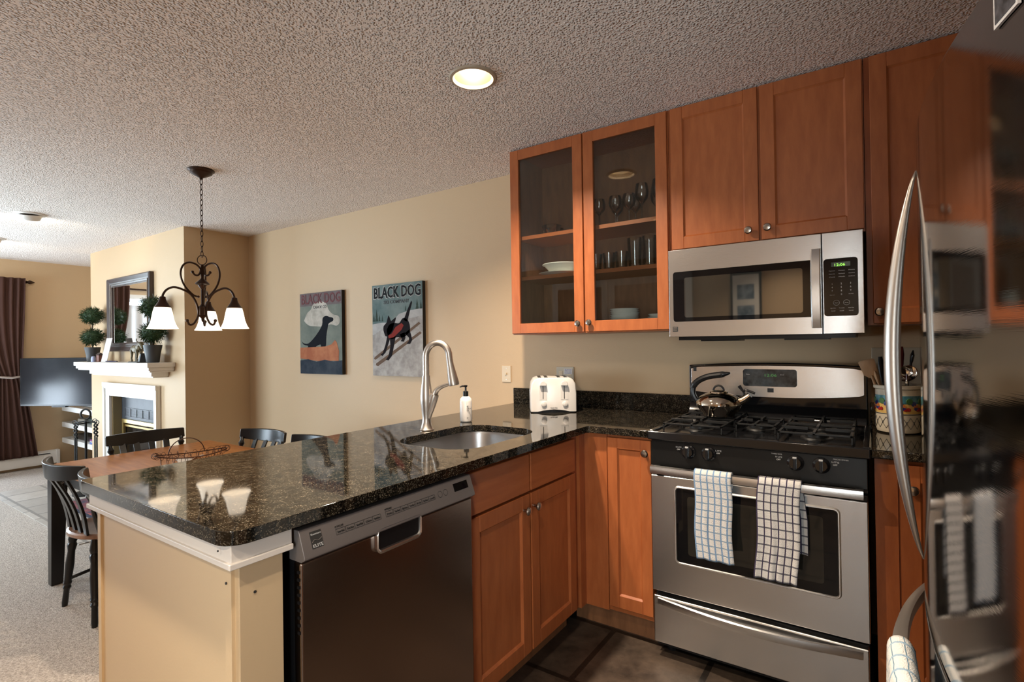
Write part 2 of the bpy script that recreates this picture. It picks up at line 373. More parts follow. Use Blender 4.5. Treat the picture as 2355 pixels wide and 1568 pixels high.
for p in ((-.068, -2.2062, .790), ): build('screw_hole', MB().lathe([(.0028, 0), (.0028, .002)], p, 8, (0, -1, 0)), LABEL, bpy.data.objects['trim_1'])
build('screw_hole', MB().lathe([(.0032, 0), (.0032, .002)], (-.0322, -2.165, .765), 8, (1, 0, 0)), LABEL, bpy.data.objects['trim_1'])
build('screw_hole', MB().lathe([(.002, 0), (.002, .002)], (-.055, -2.2285, .868), 8, (0, -1, 0)), LABEL, bpy.data.objects['trim_2'])
struct('baseboard_north', MB().box(-3.948, -.015, ZL, -.80, -.001, ZL+.10), WHITE, bevel=.003)
# ================================================================== COUNTERTOP with sink cut-out
ZC, ZCB = .914, .884
def slab_with_hole(name, outer, hole, m, parent, bevel):
    bm = bmesh.new(); e = []
    for pts in ([outer]+([hole] if hole else [])):
        vs = [bm.verts.new((x, y, ZC)) for x, y in pts]; e += [bm.edges.new((vs[i], vs[(i+1) % len(vs)])) for i in range(len(vs))]
    r = bmesh.ops.triangle_fill(bm, use_beauty=True, edges=e)
    fs = [g for g in r['geom'] if isinstance(g, bmesh.types.BMFace)]
    ex = bmesh.ops.extrude_face_region(bm, geom=fs); vs = [g for g in ex['geom'] if isinstance(g, bmesh.types.BMVert)]
    bmesh.ops.translate(bm, verts=vs, vec=(0, 0, ZCB-ZC)); bmesh.ops.recalc_face_normals(bm, faces=bm.faces)
    me = bpy.data.meshes.new(name); bm.to_mesh(me); bm.free(); me.materials.append(m)
    for p in me.polygons: p.use_smooth = True
    me.set_sharp_from_angle(angle=math.radians(50))
    o = bpy.data.objects.new(name, me); C.objects.link(o)
    if parent: o.parent = parent; o.matrix_parent_inverse = world_m(parent).inverted()
    b = o.modifiers.new('bevel', 'BEVEL'); b.width = bevel; b.segments = 3; b.limit_method = 'ANGLE'; b.angle_limit = math.radians(60); b.harden_normals = True
    return o
XB, YP, YF = -.8245, -2.2386, -.6375
R0, R1 = .288, 1.050
outer = arc(-.05, YP+.05, .05, -90, 0, 6)+[(0, YF-.012)]+[(.004, YF-.004), (.012, YF)]+[(R0, YF), (R0, -.001), (XB, -.001)]+arc(XB+.02, YP+.02, .02, 180, 270, 4)
hole = rrect(-.505, -1.365, -.115, -.835, .12, 8)
ct = thing('countertop', (-.4, -1, ZC), 'long black speckled granite peninsula countertop with the undermount sink cut-out', 'countertop')
slab_with_hole('slab', outer, hole[::-1], GRANITE, ct, .006)
build('backsplash', MB().box(XB, -.021, ZC, R0, -.001, 1.010), GRANITE, ct, bevel=.002)
ct2 = thing('countertop', (1.4, -.3, ZC), 'short black granite countertop between the range and the refrigerator', 'countertop')
slab_with_hole('slab', [(R1, YF), (1.99, YF), (1.99, -.001), (R1, -.001)], None, GRANITE, ct2, .006)
build('backsplash', MB().box(R1, -.021, ZC, 1.99, -.001, 1.010), GRANITE, ct2, bevel=.002)
# sink bowl
sk = thing('kitchen_sink', (-.31, -1.1, .70), 'undermount stainless steel sink bowl set in the granite peninsula', 'sink')
def rr(o, z, r=.12): return [(x, y, z) for x, y in rrect(-.505-o, -1.365-o, -.115+o, -.835+o, max(r+o, .02), 8)]
build('bowl', MB().rings([rr(.02, .8835), rr(.004, .8830), rr(.0, .870), rr(-.012, .76), rr(-.03, .715), rr(-.07, .700), rr(-.16, .697, .165)], cap=False), steel('satin_sink_steel', (.50, .51, .53), .28, (30, 30, 30), .03), sk)
build('drain', MB().lathe([(.05, 0), (.045, .003), (.02, .002)], (-.31, -1.1, .697), 20), CHROME, sk)
build('bowl_bottom', MB().prism(rrect(-.36, -1.22, -.26, -.98, .045), .690, .6972), STEEL, sk)
# ================================================================== CABINETS
def shaker(name, x0, x1, z0, z1, y, T, parent, knob=None, glass=False, st=.055, m=CHERRY, kl=None, tbot=.055):
    """door facing local -y, front face at y"""
    th = .019; f = MB(T)
    f.box(x0, y, z0, x0+st, y+th, z1).box(x1-st, y, z0, x1, y+th, z1)
    f.box(x0+st, y, z1-st, x1-st, y+th, z1).box(x0+st, y, z0, x1-st, y+th, z0+tbot)
    d = build(name, f, m, parent, smooth=False, bevel=.0015, seg=1)
    if glass: build('glass_pane', MB(T).box(x0+st-.004, y+.009, z0+tbot-.004, x1-st+.004, y+.012, z1-st+.004), GLASS, d, smooth=False, label='clear glass pane')
    else:
        b = MB(T); b.box(x0+st-.001, y+.009, z0+tbot-.001, x1-st+.001, y+.015, z1-st+.001)
        a0, a1, c0, c1 = x0+st, x1-st, z0+tbot, z1-st; e = .006
        for q in (((a0, c0), (a1, c0), (a1-e, c0+e), (a0+e, c0+e)), ((a1, c0), (a1, c1), (a1-e, c1-e), (a1-e, c0+e)), ((a1, c1), (a0, c1), (a0+e, c1-e), (a1-e, c1-e)), ((a0, c1), (a0, c0), (a0+e, c0+e), (a0+e, c1-e))):
            i = [b.pt((q[0][0], y+.003, q[0][1])), b.pt((q[1][0], y+.003, q[1][1])), b.pt((q[2][0], y+.009, q[2][1])), b.pt((q[3][0], y+.009, q[3][1]))]; b.f.append(tuple(i))
        build('recessed_panel', b, m, d, smooth=False)
    if knob:
        kx, kz = knob
        build('knob', MB(T).lathe([(.006, -.001), (.0055, .010), (.008, .014), (.0155, .018), (.0165, .022), (.013, .027), (.004, .029)], (kx, y, kz), 18, (0, -1, 0)), KNOBM, d, label='round pewter knob')
    return d
I4 = Matrix.Identity(4)
TX = Matrix.Rotation(PI/2, 4, 'Z')      # faces +X : local x -> world Y, local -y -> world +X
# sink base cabinet (faces +X): local x = world Y, local y = -world X
bc = thing('base_cabinet', (-.3, -1.08, 0), 'cherry wood base cabinet under the sink with two doors and two false drawer fronts', 'cabinet')
build('body', MB().box(-.64, -1.459, .10, -.045, -.665, .69).box(-.064, -1.459, .69, -.045, -.665, .883), CHERRY, bc, smooth=False)
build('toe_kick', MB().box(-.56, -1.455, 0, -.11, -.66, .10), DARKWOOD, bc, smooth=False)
for a, b in ((-1.449, -1.084), (-1.074, -.712)):
    build('drawer_front', MB().box(-.045, a, .724, -.026, b, .866), CHERRY_H, bc, smooth=False, bevel=.002, seg=1)
shaker('door', -1.449, -1.084, .115, .714, .026, TX, bc, (-1.125, .661))
shaker('door', -1.074, -.712, .115, .714, .026, TX, bc, (-1.052, .661))
# corner base cabinet (faces -Y)
cb = thing('base_cabinet', (.15, -.3, 0), 'narrow cherry wood corner base cabinet with one tall door left of the range', 'cabinet')
build('body', MB().box(-.045, -.600, .10, R0-.006, -.022, .883).box(-.045, -.665, .10, -.030, -.600, .883), CHERRY, cb, smooth=False)
build('filler_strip', MB().box(-.030, -.612, .10, .080, -.600, .883), CHERRY, cb, smooth=False)
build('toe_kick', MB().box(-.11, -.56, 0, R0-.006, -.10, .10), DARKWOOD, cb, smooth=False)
shaker('door', .086, .284, .125, .868, -.619, I4, cb, (.263, .816), st=.046)
# right base cabinet
rb = thing('base_cabinet', (1.4, -.3, 0), 'cherry wood base cabinet right of the range half hidden by the refrigerator', 'cabinet')
build('body', MB().box(R1+.012, -.600, .10, 1.98, -.022, .883), CHERRY, rb, smooth=False)
build('filler_strip', MB().box(R1+.012, -.612, .10, 1.125, -.600, .883), CHERRY, rb, smooth=False)
build('toe_kick', MB().box(R1+.012, -.56, 0, 1.98, -.10, .10), DARKWOOD, rb, smooth=False)
shaker('door', 1.13, 1.53, .125, .868, -.619, I4, rb, (1.166, .79))
# upper cabinets
UZ0, UZ1, UD = 1.339, 2.372, -.325
ga = thing('wall_cabinet', (-.16, -.16, UZ0), 'cherry wall cabinet with two glass doors showing dishes and glasses', 'cabinet')
x0, x1 = -.609, .2865
g = MB().box(x0, UD, UZ0, x0+.018, -.001, UZ1).box(x1-.018, UD, UZ0, x1, -.001, UZ1).box(x0+.018, UD, UZ0, x1-.018, -.001, UZ0+.018).box(x0+.018, UD, UZ1-.018, x1-.018, -.001, UZ1)
g.box(x0+.018, UD, UZ0+.018, x0+.04, UD+.018, UZ1-.018).box(x1-.04, UD, UZ0+.018, x1-.018, UD+.018, UZ1-.018).box(-.172, UD, UZ0+.018, -.134, UD+.018, UZ1-.018).box(x0+.018, UD, UZ1-.05, x1-.018, UD+.018, UZ1-.018).box(x0+.018, UD, UZ0+.018, x1-.018, UD+.018, UZ0+.03)
build('body', g, CHERRY, ga, smooth=False)
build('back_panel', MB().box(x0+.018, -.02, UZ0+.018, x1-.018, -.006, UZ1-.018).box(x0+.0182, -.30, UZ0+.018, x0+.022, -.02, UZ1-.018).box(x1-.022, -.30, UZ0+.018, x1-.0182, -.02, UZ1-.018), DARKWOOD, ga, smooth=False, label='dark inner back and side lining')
SH = (1.664, 1.892)
for z in SH: build('shelf', MB().box(x0+.023, -.298, z-.02, x1-.023, -.021, z), CHERRY_H, ga, smooth=False)
shaker('door', -.604, -.1565, 1.345, 2.366, UD-.02, I4, ga, (-.184, 1.388), True)
shaker('door', -.1495, .2835, 1.345, 2.366, UD-.02, I4, ga, (-.121, 1.391), True)
gb = thing('wall_cabinet', (.67, -.16, 1.70), 'short cherry wall cabinet with two panelled doors above the microwave', 'cabinet')
build('body', MB().box(.2885, UD, 1.703, 1.0475, -.001, UZ1), CHERRY, gb, smooth=False)
shaker('door', .302, .673, 1.712, 2.366, UD-.02, I4, gb, (.634, 1.757))
shaker('door', .683, 1.044, 1.712, 2.366, UD-.02, I4, gb, (.708, 1.760))
gc = thing('wall_cabinet', (1.4, -.16, UZ0), 'tall cherry wall cabinet with one door right of the microwave', 'cabinet')
build('body', MB().box(1.0495, UD, UZ0, 1.99, -.001, UZ1), CHERRY, gc, smooth=False)
shaker('door', 1.068, 1.52, 1.345, 2.366, UD-.02, I4, gc, (1.088, 1.388))
# dark pantry standing behind the camera, seen only as a reflection
pt = thing('pantry_cabinet', (1.64, -2.5, 0), 'tall dark wood pantry cabinet beside the refrigerator', 'cabinet')
build('body', MB().box(1.30, -2.95, 0, 1.98, -2.08, 2.34), DARKWOOD, pt, smooth=False)
# ================================================================== DISHWASHER
dw = thing('dishwasher', (-.3, -1.77, 0), 'stainless steel dishwasher with grey control panel under the peninsula counter', 'dishwasher')
DY0, DY1 = -2.076, -1.466
build('tub', MB().box(-.62, -2.070, .10, -.03, -1.470, .872), BLACKM, dw, smooth=False)
build('toe_panel', MB().box(-.10, DY0, .01, -.08, DY1, .10), BLACKM, dw, smooth=False)
build('door_panel', MB().box(-.03, DY0, .105, .0, DY1, .800), STEELD, dw, bevel=.006, seg=3, label='dark reflective steel front')
build('control_panel', MB().prism([(-.045, .872), (-.012, .874), (.014, .822), (.014, .808), (0, .801), (-.045, .801)], DY0, DY1, 'xz') if False else MB().rings([[(-.045, y, .801), (.0, y, .801), (.013, y, .808), (.013, y, .816), (-.008, y, .872), (-.045, y, .872)] for y in (DY0, DY1)]), STEELP, dw, bevel=.002, label='sloping grey control strip')
nx = Vector((.056, 0, .021)).normalized(); up = Vector((-.021, 0, .056)).normalized(); Yd = Vector((0, 1, 0))
def dwp(y, t): # point on the sloping face, t from bottom(0) to top(1)
    return Vector((.013-.021*t, y, .816+.056*t)) + nx*.0006
cp = [o for o in dw.children if o.name.startswith('control_panel')][0]
def quad_plate(y0, y1, t0, t1, off=.0): 
    a, b, c, d = dwp(y0, t0), dwp(y1, t0), dwp(y1, t1), dwp(y0, t1); m = MB(); n_ = nx*.0006
    m.rings([[p-n_*2 for p in (a, b, c, d)], [p+n_*(off+.2) for p in (a, b, c, d)]]); return m
build('display', quad_plate(-1.555, -1.490, .38, .78), BGLASS, cp, smooth=False, label='small black display')
build('logo_plate', quad_plate(-2.052, -2.022, .18, .82), LABEL, cp, smooth=False, label='square black maker badge')
text('badge_lettering', 'ELITE', LIGHTP, cp, dwp(-2.050, .22)+nx*.0008, Yd, up, .010, .026)
text('badge_lettering', 'Kenmore', LIGHTP, cp, dwp(-2.050, .68)+nx*.0008, Yd, up, .006, .026)
build('badge_wave', MB().tube(smooth_path([dwp(-2.050, .42)+nx*.001, dwp(-2.043, .50)+nx*.001, dwp(-2.034, .45)+nx*.001, dwp(-2.024, .52)+nx*.001]), .0008, 4), STEELP, cp)
def btns(y0, y1, words):
    w = (y1-y0)/len(words)
    for k, wd in enumerate(words):
        ya, yb = y0+w*k+.001, y0+w*(k+1)-.001; m = MB()
        pts = [dwp(ya, .38), dwp(yb, .38), dwp(yb, .60), dwp(ya, .60)]; m.tube(pts, .0005, 4, closed=True); build('button_outline', m, LABEL, cp)
        text('button_lettering', wd, LABEL, cp, dwp(ya+.004, .44)+nx*.0004, Yd, up, .007, w*.68)
btns(-1.985, -1.845, ['Smart Wash', 'Pots Pans', 'Normal Wash', 'China', 'Quick Rinse'])
btns(-1.830, -1.640, ['Delay', 'Top Rack', 'High Temp', 'Turbo', 'Air Dry', 'Sani Rinse', 'Lock'])
text('panel_lettering', 'CYCLES', LABEL, cp, dwp(-1.985, .66)+nx*.0004, Yd, up, .006, .024)
text('panel_lettering', 'OPTIONS', LABEL, cp, dwp(-1.830, .66)+nx*.0004, Yd, up, .006, .024)
for y in (-1.618, -1.594):
    build('round_button', MB().tube([dwp(y, .52)+Yd*(.009*math.cos(a*PI/8))+up*(.009*math.sin(a*PI/8)) for a in range(16)], .0005, 4, closed=True), LABEL, cp)
build('pocket_handle', MB().rings([[(.0005, y, z) for y, z in rrect(-1.865, .752, -1.705, .815, .016)], [(.011, y, z) for y, z in rrect(-1.866, .750, -1.704, .815, .017)], [(.0135, y, z) for y, z in rrect(-1.863, .755, -1.707, .815, .013)], [(.011, y, z) for y, z in rrect(-1.860, .759, -1.710, .815, .010)], [(.002, y, z) for y, z in rrect(-1.858, .762, -1.712, .815, .008)]], cap=False), STEEL, dw, label='raised steel lip of the pocket handle')
build('handle_recess', MB().prism(rrect(-1.860, .757, -1.710, .812, .010), .0003, .006, 'yz'), BLACKM, dw, label='black hollow of the pocket handle')
vt = MB()
for k in range(9): vt.box(-.012, -2.0785, .640+k*.017, -.004, -2.0755, .646+k*.017)
build('side_vent', vt, BLACKM, dw)
# ================================================================== RANGE
rg = thing('gas_range', (.67, -.3, 0), 'free-standing stainless steel and black gas range', 'stove')
X0, X1 = .300, 1.043; FY = -.660
build('chassis', MB().box(X0+.003, -.625, .03, X1-.003, -.03, .885), BLACKM, rg, smooth=False)
for x in (X0+.05, X1-.05):
    for y in (-.58, -.08): build('foot', MB().lathe([(.02, 0), (.02, .031)], (x, y, 0), 10), BLACKM, rg)
build('cooktop', MB().rings([[(x, y, z) for x in (X0-.008, X1+.008) for (y, z) in ()] or [(X0-.01, -.655, z), (X1+.01, -.655, z), (X1+.01, -.03, z), (X0-.01, -.03, z)] for z in (.884, .917)]).box(X0-.010, -.672, .886, X1+.010, -.652, .921).box(X0-.010, -.655, .915, X0+.012, -.09, .924).box(X1-.012, -.655, .915, X1+.010, -.09, .924), BLACK, rg, bevel=.005, seg=3)
build('control_fascia', MB().rings([[(x, -.640, .782), (x, -.664, .782), (x, -.656, .884), (x, -.640, .884)] for x in (X0, X1)]), mat('fascia_grey_black', (.008, .008, .008), .3, ior=1.3), rg, bevel=.002)
fa = [o for o in rg.children if o.name.startswith('control_fascia')][0]
build('fascia_lip', MB().box(X0, -.668, .772, X1, -.64, .782), BLACK, fa)
for kx in (.454, .531, .830, .910):
    q = Vector((0, -1, .08)).normalized(); c0 = Vector((kx, -.6585, .848))
    k = MB().lathe([(.028, 0), (.027, .008), (.021, .011), (.020, .022), (.018, .024)], c0, 24, q)
    kn = build('burner_knob', k, BLACK, fa)
    build('grip', MB().box(kx-.0045, -.695, .829, kx+.0045, -.676, .868), BLACKM, kn, bevel=.002)
    build('pointer_mark', MB().box(kx-.006, -.689, .868, kx+.006, -.682, .8725), LIGHTP, kn)
for kx, s1, s2 in ((.414, 'HI LITE', 'OFF'), (.566, 'LITE', 'OFF'), (.775, 'HI LITE', 'OFF'), (.950, 'LITE', 'OFF')):
    text('fascia_lettering', s1, LIGHTP, fa, (kx-.010, -.6625, .861), (1, 0, 0), (0, .08, 1), .008, .022)
    text('fascia_lettering', s2, LIGHTP, fa, (kx-.006, -.6632, .852), (1, 0, 0), (0, .08, 1), .008, .013)
text('fascia_lettering', 'TURBO BOIL', LIGHTP, fa, (.752, -.6617, .872), (1, 0, 0), (0, .08, 1), .006, .036)
text('fascia_lettering', 'PRECISE SIMMER', LIGHTP, fa, (.945, -.6617, .872), (1, 0, 0), (0, .08, 1), .006, .045)
# oven door, bowed handle, window
dr = MB().box(X0, -.668, .270, X1, -.63, .742)
od = build('oven_door', dr, STEEL, rg, bevel=.004)
build('door_top_edge', MB().box(X0, -.664, .742, X1, -.63, .764), BLACK, od, bevel=.003)
wp = rrect(.398, .400, .961, .706, .016)
fr = MB(); A = [(x, -.668, z) for x, z in rrect(.395, .397, .964, .709, .018)]; B = [(x, -.6735, z) for x, z in rrect(.399, .401, .960, .705, .015)]; B2 = [(x, -.6735, z) for x, z in rrect(.402, .404, .957, .702, .013)]; D_ = [(x, -.668, z) for x, z in rrect(.405, .407, .954, .699, .011)]
fr.rings([A, B, B2, D_], cap=False); build('window_trim', fr, mat('satin_trim_metal', (.80, .78, .75), .4, 1), od, label='bright trim round the oven window')
ow = build('oven_window', MB().prism(rrect(.404, .406, .955, .700, .011), -.6695, -.664, 'xz'), BGLASS, od)
build('inner_window', MB().prism(rrect(.448, .440, .912, .672, .010), -.6699, -.669, 'xz'), mat('oven_inner_glass', (.022, .020, .016), .04, ior=1.6), ow)
hb = MB(); rings = []
for k in range(25):
    t = k/24; x = X0+.016+(X1-X0-.028)*t; b = .010*math.sin(PI*t); y = -.706-b
    rings.append([(x, y, .757), (x, y-.013, .760), (x, y-.016, .772), (x, y-.013, .788), (x, y, .791), (x, y+.006, .774)])
hd = build('oven_handle', hb.rings(rings), STEEL, od, label='long bowed steel handle')
build('handle_mount', MB().box(X0+.018, -.712, .762, X0+.040, -.664, .784).box(X1-.034, -.712, .762, X1-.012, -.664, .784), BLACKM, hd)
# warming drawer with arched handle
sd = build('storage_drawer', MB().box(X0+.004, -.668, .060, X1-.004, -.63, .250), STEEL, rg, bevel=.005, seg=3)
rings = []
for k in range(33):
    t = k/32; x = .322+.700*t; s = math.sin(PI*t); y = -.669-.048*s; zc = .228+.000*s
    rings.append([(x, -.666, zc-.016), (x, y, zc-.015), (x, y-.003, zc-.008), (x, y-.002, zc+.012), (x, y+.003, zc+.016), (x, -.666, zc+.017)])
build('drawer_handle', MB().rings(rings), STEEL, sd, bevel=0, label='shallow arched steel handle')
# backguard
bgd = []
pa = [(X0-.006, .92), (X1+.0, .92)]
def top_z(x): return 1.168+.014*(1-((x-.67)/.38)**2)
xs = [X0-.006+(X1-X0+.006)*k/20 for k in range(21)]
poly = [(X0-.006, .918)]+[(X1, .918)]+[(x, top_z(x)) for x in reversed(xs)]
build('backguard', MB().prism(poly, -.075, -.012, 'xz'), BLACK, rg, bevel=.006, seg=3, label='black backguard behind the burners')
bk = [o for o in rg.children if o.name.startswith('backguard')][0]
poly = [(x, top_z(x)-.012-(.006 if i in (0, 20) else 0)) for i, x in enumerate([X0+.006+(X1-X0-.018)*k/20 for k in range(21)])]
poly = [(X0+.006, 1.040)]+[(x, 1.040-.020*(1-((x-.67)/.37)**2)) for x in [X0+.03+(X1-X0-.06)*k/20 for k in range(21)]]+[(X1-.012, 1.046)]+poly[::-1]
pl = build('backguard_panel', MB().prism(poly, -.084, -.074, 'xz'), STEEL, bk, bevel=.002, label='brushed steel panel with oven controls')
build('sloped_base', MB().rings([[(x, -.125, .917), (x, -.118, .945), (x, -.082, .985), (x, -.074, .985), (x, -.074, .917)] for x in (X0, X1-.003)]), BLACK, bk, bevel=.004)
build('oven_display', MB().prism(rrect(.550, 1.072, .778, 1.152, .012), -.0865, -.083, 'xz'), mottled('display_glass', (.02, .025, .03), (.10, .12, .13), 18, .12, 0), bk, label='dark oven display')
build('badge', MB().box(.655, -.0855, 1.045, .681, -.0835, 1.064), LABEL, bk)
build('badge', MB().box(.318, -.0855, 1.138, .333, -.0835, 1.158), LABEL, bk)
text('display_digits', '12:06', mat('green_digits', (.1, .4, .1), .5, emit=(.3, .8, .25), es=.08), bk, (.64, -.0868, 1.118), (1, 0, 0), (0, 0, 1), .018, .05)
for s in ('Bake', 'Broil'): text('display_lettering', s, LIGHTP, bk, (.565 if s == 'Bake' else .71, -.0868, 1.125), (1, 0, 0), (0, 0, 1), .008)
# burners and grates
def burner(x, y, r):
    build('burner', MB().lathe([(r+.018, .0), (r+.016, .004), (r, .006), (r, .014), (r*.8, .018), (.004, .019)], (x, y, .917), 22), IRON, rg, label='round gas burner with black cap')
for x, y, r in ((.455, -.50, .042), (.455, -.24, .034), (.885, -.50, .038), (.885, -.24, .036), (.67, -.37, .045)): burner(x, y, r)
def grate(x, y, hw, hd):
    g = MB(); z0, z1 = .944, .954; w = .005
    for (a, b, c, d) in ((x-hw, y-hd, x+hw, y-hd+.01), (x-hw, y+hd-.01, x+hw, y+hd), (x-hw, y-hd, x-hw+.01, y+hd), (x+hw-.01, y-hd, x+hw, y+hd)): g.box(a, b, z0, c, d, z1-.003)
    for sx, sy in ((1, 0), (-1, 0), (0, 1), (0, -1)):
        if sx: g.box(x+sx*.028, y-w, z0, x+sx*hw, y+w, z1+.002)
        else: g.box(x-w, y+sy*.028, z0, x+w, y+sy*hd, z1+.002)
    for sx in (-1, 1):
        for sy in (-1, 1): g.box(x+sx*hw-.006*(sx > 0)-.0, y+sy*hd-.006*(sy > 0), .918, x+sx*hw+.006*(sx < 0), y+sy*hd+.006*(sy < 0), z0)
    build('grate', g, IRON, rg, bevel=.0015, seg=1)
for x in (.455, .885):
    for y in (-.50, -.24): grate(x, y, .118, .118)
grate(.67, -.37, .075, .12)
# ================================================================== MICROWAVE
mw = thing('microwave', (.67, -.2, 1.303), 'stainless over-the-range microwave with black glass window', 'microwave')
MX0, MX1, MZ0, MZ1, MY = .302, 1.040, 1.308, 1.700, -.400
build('casing', MB().box(MX0+.004, -.37, 1.318, MX1-.004, -.005, MZ1), BLACKM, mw, smooth=False)
build('underside', MB().box(MX0+.03, -.36, 1.293, MX1-.03, -.03, 1.318).box(MX0+.12, -.33, 1.287, MX0+.28, -.2, 1.293).box(MX1-.28, -.33, 1.287, MX1-.12, -.2, 1.293), BLACKM, mw)
rings = []
def bow(x): return -.004*math.sin(PI*(x-MX0)/(MX1-MX0))
DX = .905
xs = [MX0+(DX-.0015-MX0)*k/14 for k in range(15)]
dpoly = [(x, MY+bow(x)) for x in xs]+[(DX-.0015, -.37), (MX0, -.37)]
md = build('microwave_door', MB().prism(dpoly, MZ0, MZ1), STEEL, mw, bevel=.002, label='wide steel door')
xs = [DX+.0015+(MX1-DX-.0015)*k/5 for k in range(6)]
cpn = build('control_section', MB().prism([(x, MY+bow(x)) for x in xs]+[(MX1, -.37), (DX+.0015, -.37)], MZ0, MZ1), STEEL, mw, bevel=.002)
def bowed_plate(name, x0, x1, z0, z1, off, m, parent, r=.01, th=.004, label=None):
    n = 16; o = rrect(x0, z0, x1, z1, r, 5); front = []
    b = MB(); 
    top = []; 
    cols = sorted(set([round(x0+(x1-x0)*k/n, 5) for k in range(n+1)]+[round(x0+r*(1-math.cos(PI/2*j/6)), 5) for j in range(7)]+[round(x1-r*(1-math.cos(PI/2*j/6)), 5) for j in range(7)]))
    def zlim(x):
        d = min(x-x0, x1-x)
        return 0 if d >= r else r-math.sqrt(max(0, r*r-(r-d)**2))
    lo = []; 
    for x in cols: lo.append((x, z0+zlim(x), z1-zlim(x)))
    R = [[(x, MY+bow(x)-off, a), (x, MY+bow(x)-off, c), (x, MY+bow(x)-off+th, c), (x, MY+bow(x)-off+th, a)] for x, a, c in lo]
    return build(name, b.rings(R), m, parent, label=label)
gw_ = bowed_plate('door_glass', .322, .8995, 1.376, 1.600, .0012, BGLASS, md, .012, label='black glass window surround')
bowed_plate('screened_window', .372, .838, 1.394, 1.572, .0017, MWGLASS, gw_, .01, label='grey screened viewing window')
gk = bowed_plate('keypad', .910, 1.022, 1.376, 1.598, .0016, BLACK, cpn, .012, label='black touch keypad')
bowed_plate('clock_display', .936, .998, 1.566, 1.583, .0022, mat('display_grey', (.08, .10, .08), .2), gk, .001)
text('clock_digits', '12:06', mat('green_clock', (.2, .6, .1), .5, emit=(.35, .9, .1), es=1.2), gk, (.944, MY+bow(.95)-.0026, 1.568), (1, 0, 0), (0, 0, 1), .014, .034)
def keytxt(s, x, z, h=.006, w=None): text('key_lettering', s, LIGHTP, gk, (x, MY+bow(x)-.0020, z), (1, 0, 0), (0, 0, 1), h, w, ext=.0003, align='CENTER')
for r_, row in enumerate((('Popcorn', 'Potato', 'Pizza'), ('Favorite', 'Reheat', 'Auto Defrost'), ('Cook', 'Melt', 'Soften'))):
    for c_, s in enumerate(row): keytxt(s, .938+.032*c_, 1.549-.012*r_, .005, .020)
for i in range(9): keytxt(str(i+1), .938+.030*(i % 3), 1.497-.0135*(i//3), .009)
keytxt('0', .968, 1.456, .009); keytxt('Power Level', .938, 1.456, .004, .016); keytxt('Add 30 Sec', .999, 1.458, .004, .016)
for x in (.951, .984): build('key_ring', MB().tube([(x+.010*math.cos(a*PI/8), MY+bow(x)-.0022, 1.427+.010*math.sin(a*PI/8)) for a in range(16)], .0004, 4, closed=True), LIGHTP, gk)
keytxt('Start', .951, 1.425, .005, .012); keytxt('Stop', .984, 1.425, .005, .012)
for s, x in (('Light Hi/Lo', .940), ('Turntable', .968), ('Vent Fan', .998)): keytxt(s, x, 1.405, .005, .018); keytxt('On/Off', x, 1.394, .005, .014)
rings = []
for k in range(17):
    t = k/16; z = 1.332+.308*t; y = MY-.012-.022*math.sin(PI*t)**.7
    rings.append([(.868, y, z), (.868, y-.004, z), (.872, y-.008, z), (.898, y-.008, z), (.902, y-.004, z), (.902, y, z)])
build('door_handle', MB().rings(rings), STEEL, md, label='upright bowed steel handle')
build('maker_badge', MB().box(.318, MY-.004, 1.332, .340, MY-.001, 1.354), LABEL, md)
for k in range(3): build('badge_stripe', MB().box(.320, MY-.005, 1.336+k*.006, .338, MY-.0035, 1.338+k*.006), STEEL, md)
# ================================================================== REFRIGERATOR
rf = thing('refrigerator', (1.55, -1.52, 0), 'tall stainless refrigerator with a bowed mirror-like door at the right edge', 'refrigerator')
FA, FC, FR = 1.142, -1.52, 2.1; FY0, FY1 = -2.045, -1.03; FT = 1.70
def fx(y, o=0): return FA+(y-FC)**2/(2*FR)-o
def door_poly(back):
    n = 40; ys = [FY0+(FY1-FY0)*k/n for k in range(n+1)]
    return [(fx(y), y) for y in ys]+[(back, FY1), (back, FY0)]
build('cabinet_body', MB().box(1.275, FY0+.01, .02, 1.97, FY1-.01, FT-.005), mat('grey_fridge_side', (.05, .05, .05), .4), rf, smooth=False)
fd = build('fridge_door', MB().prism(door_poly(1.27), .762, FT), FRIDGE, rf, bevel=.004, seg=3, ang=25, label='bowed reflective upper door')
fz = build('freezer_drawer', MB().prism(door_poly(1.27), .06, .752), FRIDGE, rf, bevel=.004, seg=3, ang=25, label='bowed reflective freezer drawer front')
build('kick_grille', MB().box(1.24, FY0+.02, .0, 1.29, FY1-.02, .06), BLACKM, rf)
hy = -1.40; rings = []
for k in range(41):
    t = k/40; z = .828+(1.634-.828)*t; s = math.sin(PI*t)**.78; off = .047*s; w = .015+.007*s; x = fx(hy)-off
    rings.append([(x-.012*s-.001, hy-w*.6*s, z), (x-.013*s-.002, hy, z), (x-.012*s-.001, hy+w*.6*s, z), (x+.004*s, hy+w*s, z), (x+.013*s+.002, hy+w*.5*s, z), (x+.013*s+.002, hy-w*.5*s, z), (x+.004*s, hy-w*s-.0005, z)])
build('fridge_handle', MB().rings(rings), NICKEL, fd, ang=80, label='long bowed satin handle')
rings = []
for k in range(33):
    t = k/32; y = -1.95+.86*t; s = math.sin(PI*t)**.8; x = fx(y)-.042*s
    rings.append([(x+.010, y, .664), (x-.010*s, y, .666), (x-.014*s, y, .676), (x-.010*s, y, .688), (x+.012, y, .692), (x+.014, y, .676)])
build('freezer_handle', MB().rings(rings), NICKEL, fz, ang=80, label='horizontal bowed satin handle')
mg = thing('fridge_magnet', (1.2, -2.13, 1.56), 'small dark photo with white border fixed near the top of the refrigerator door', 'magnet')
def mpt(y, z, o): return (fx(y)-o, y, z)
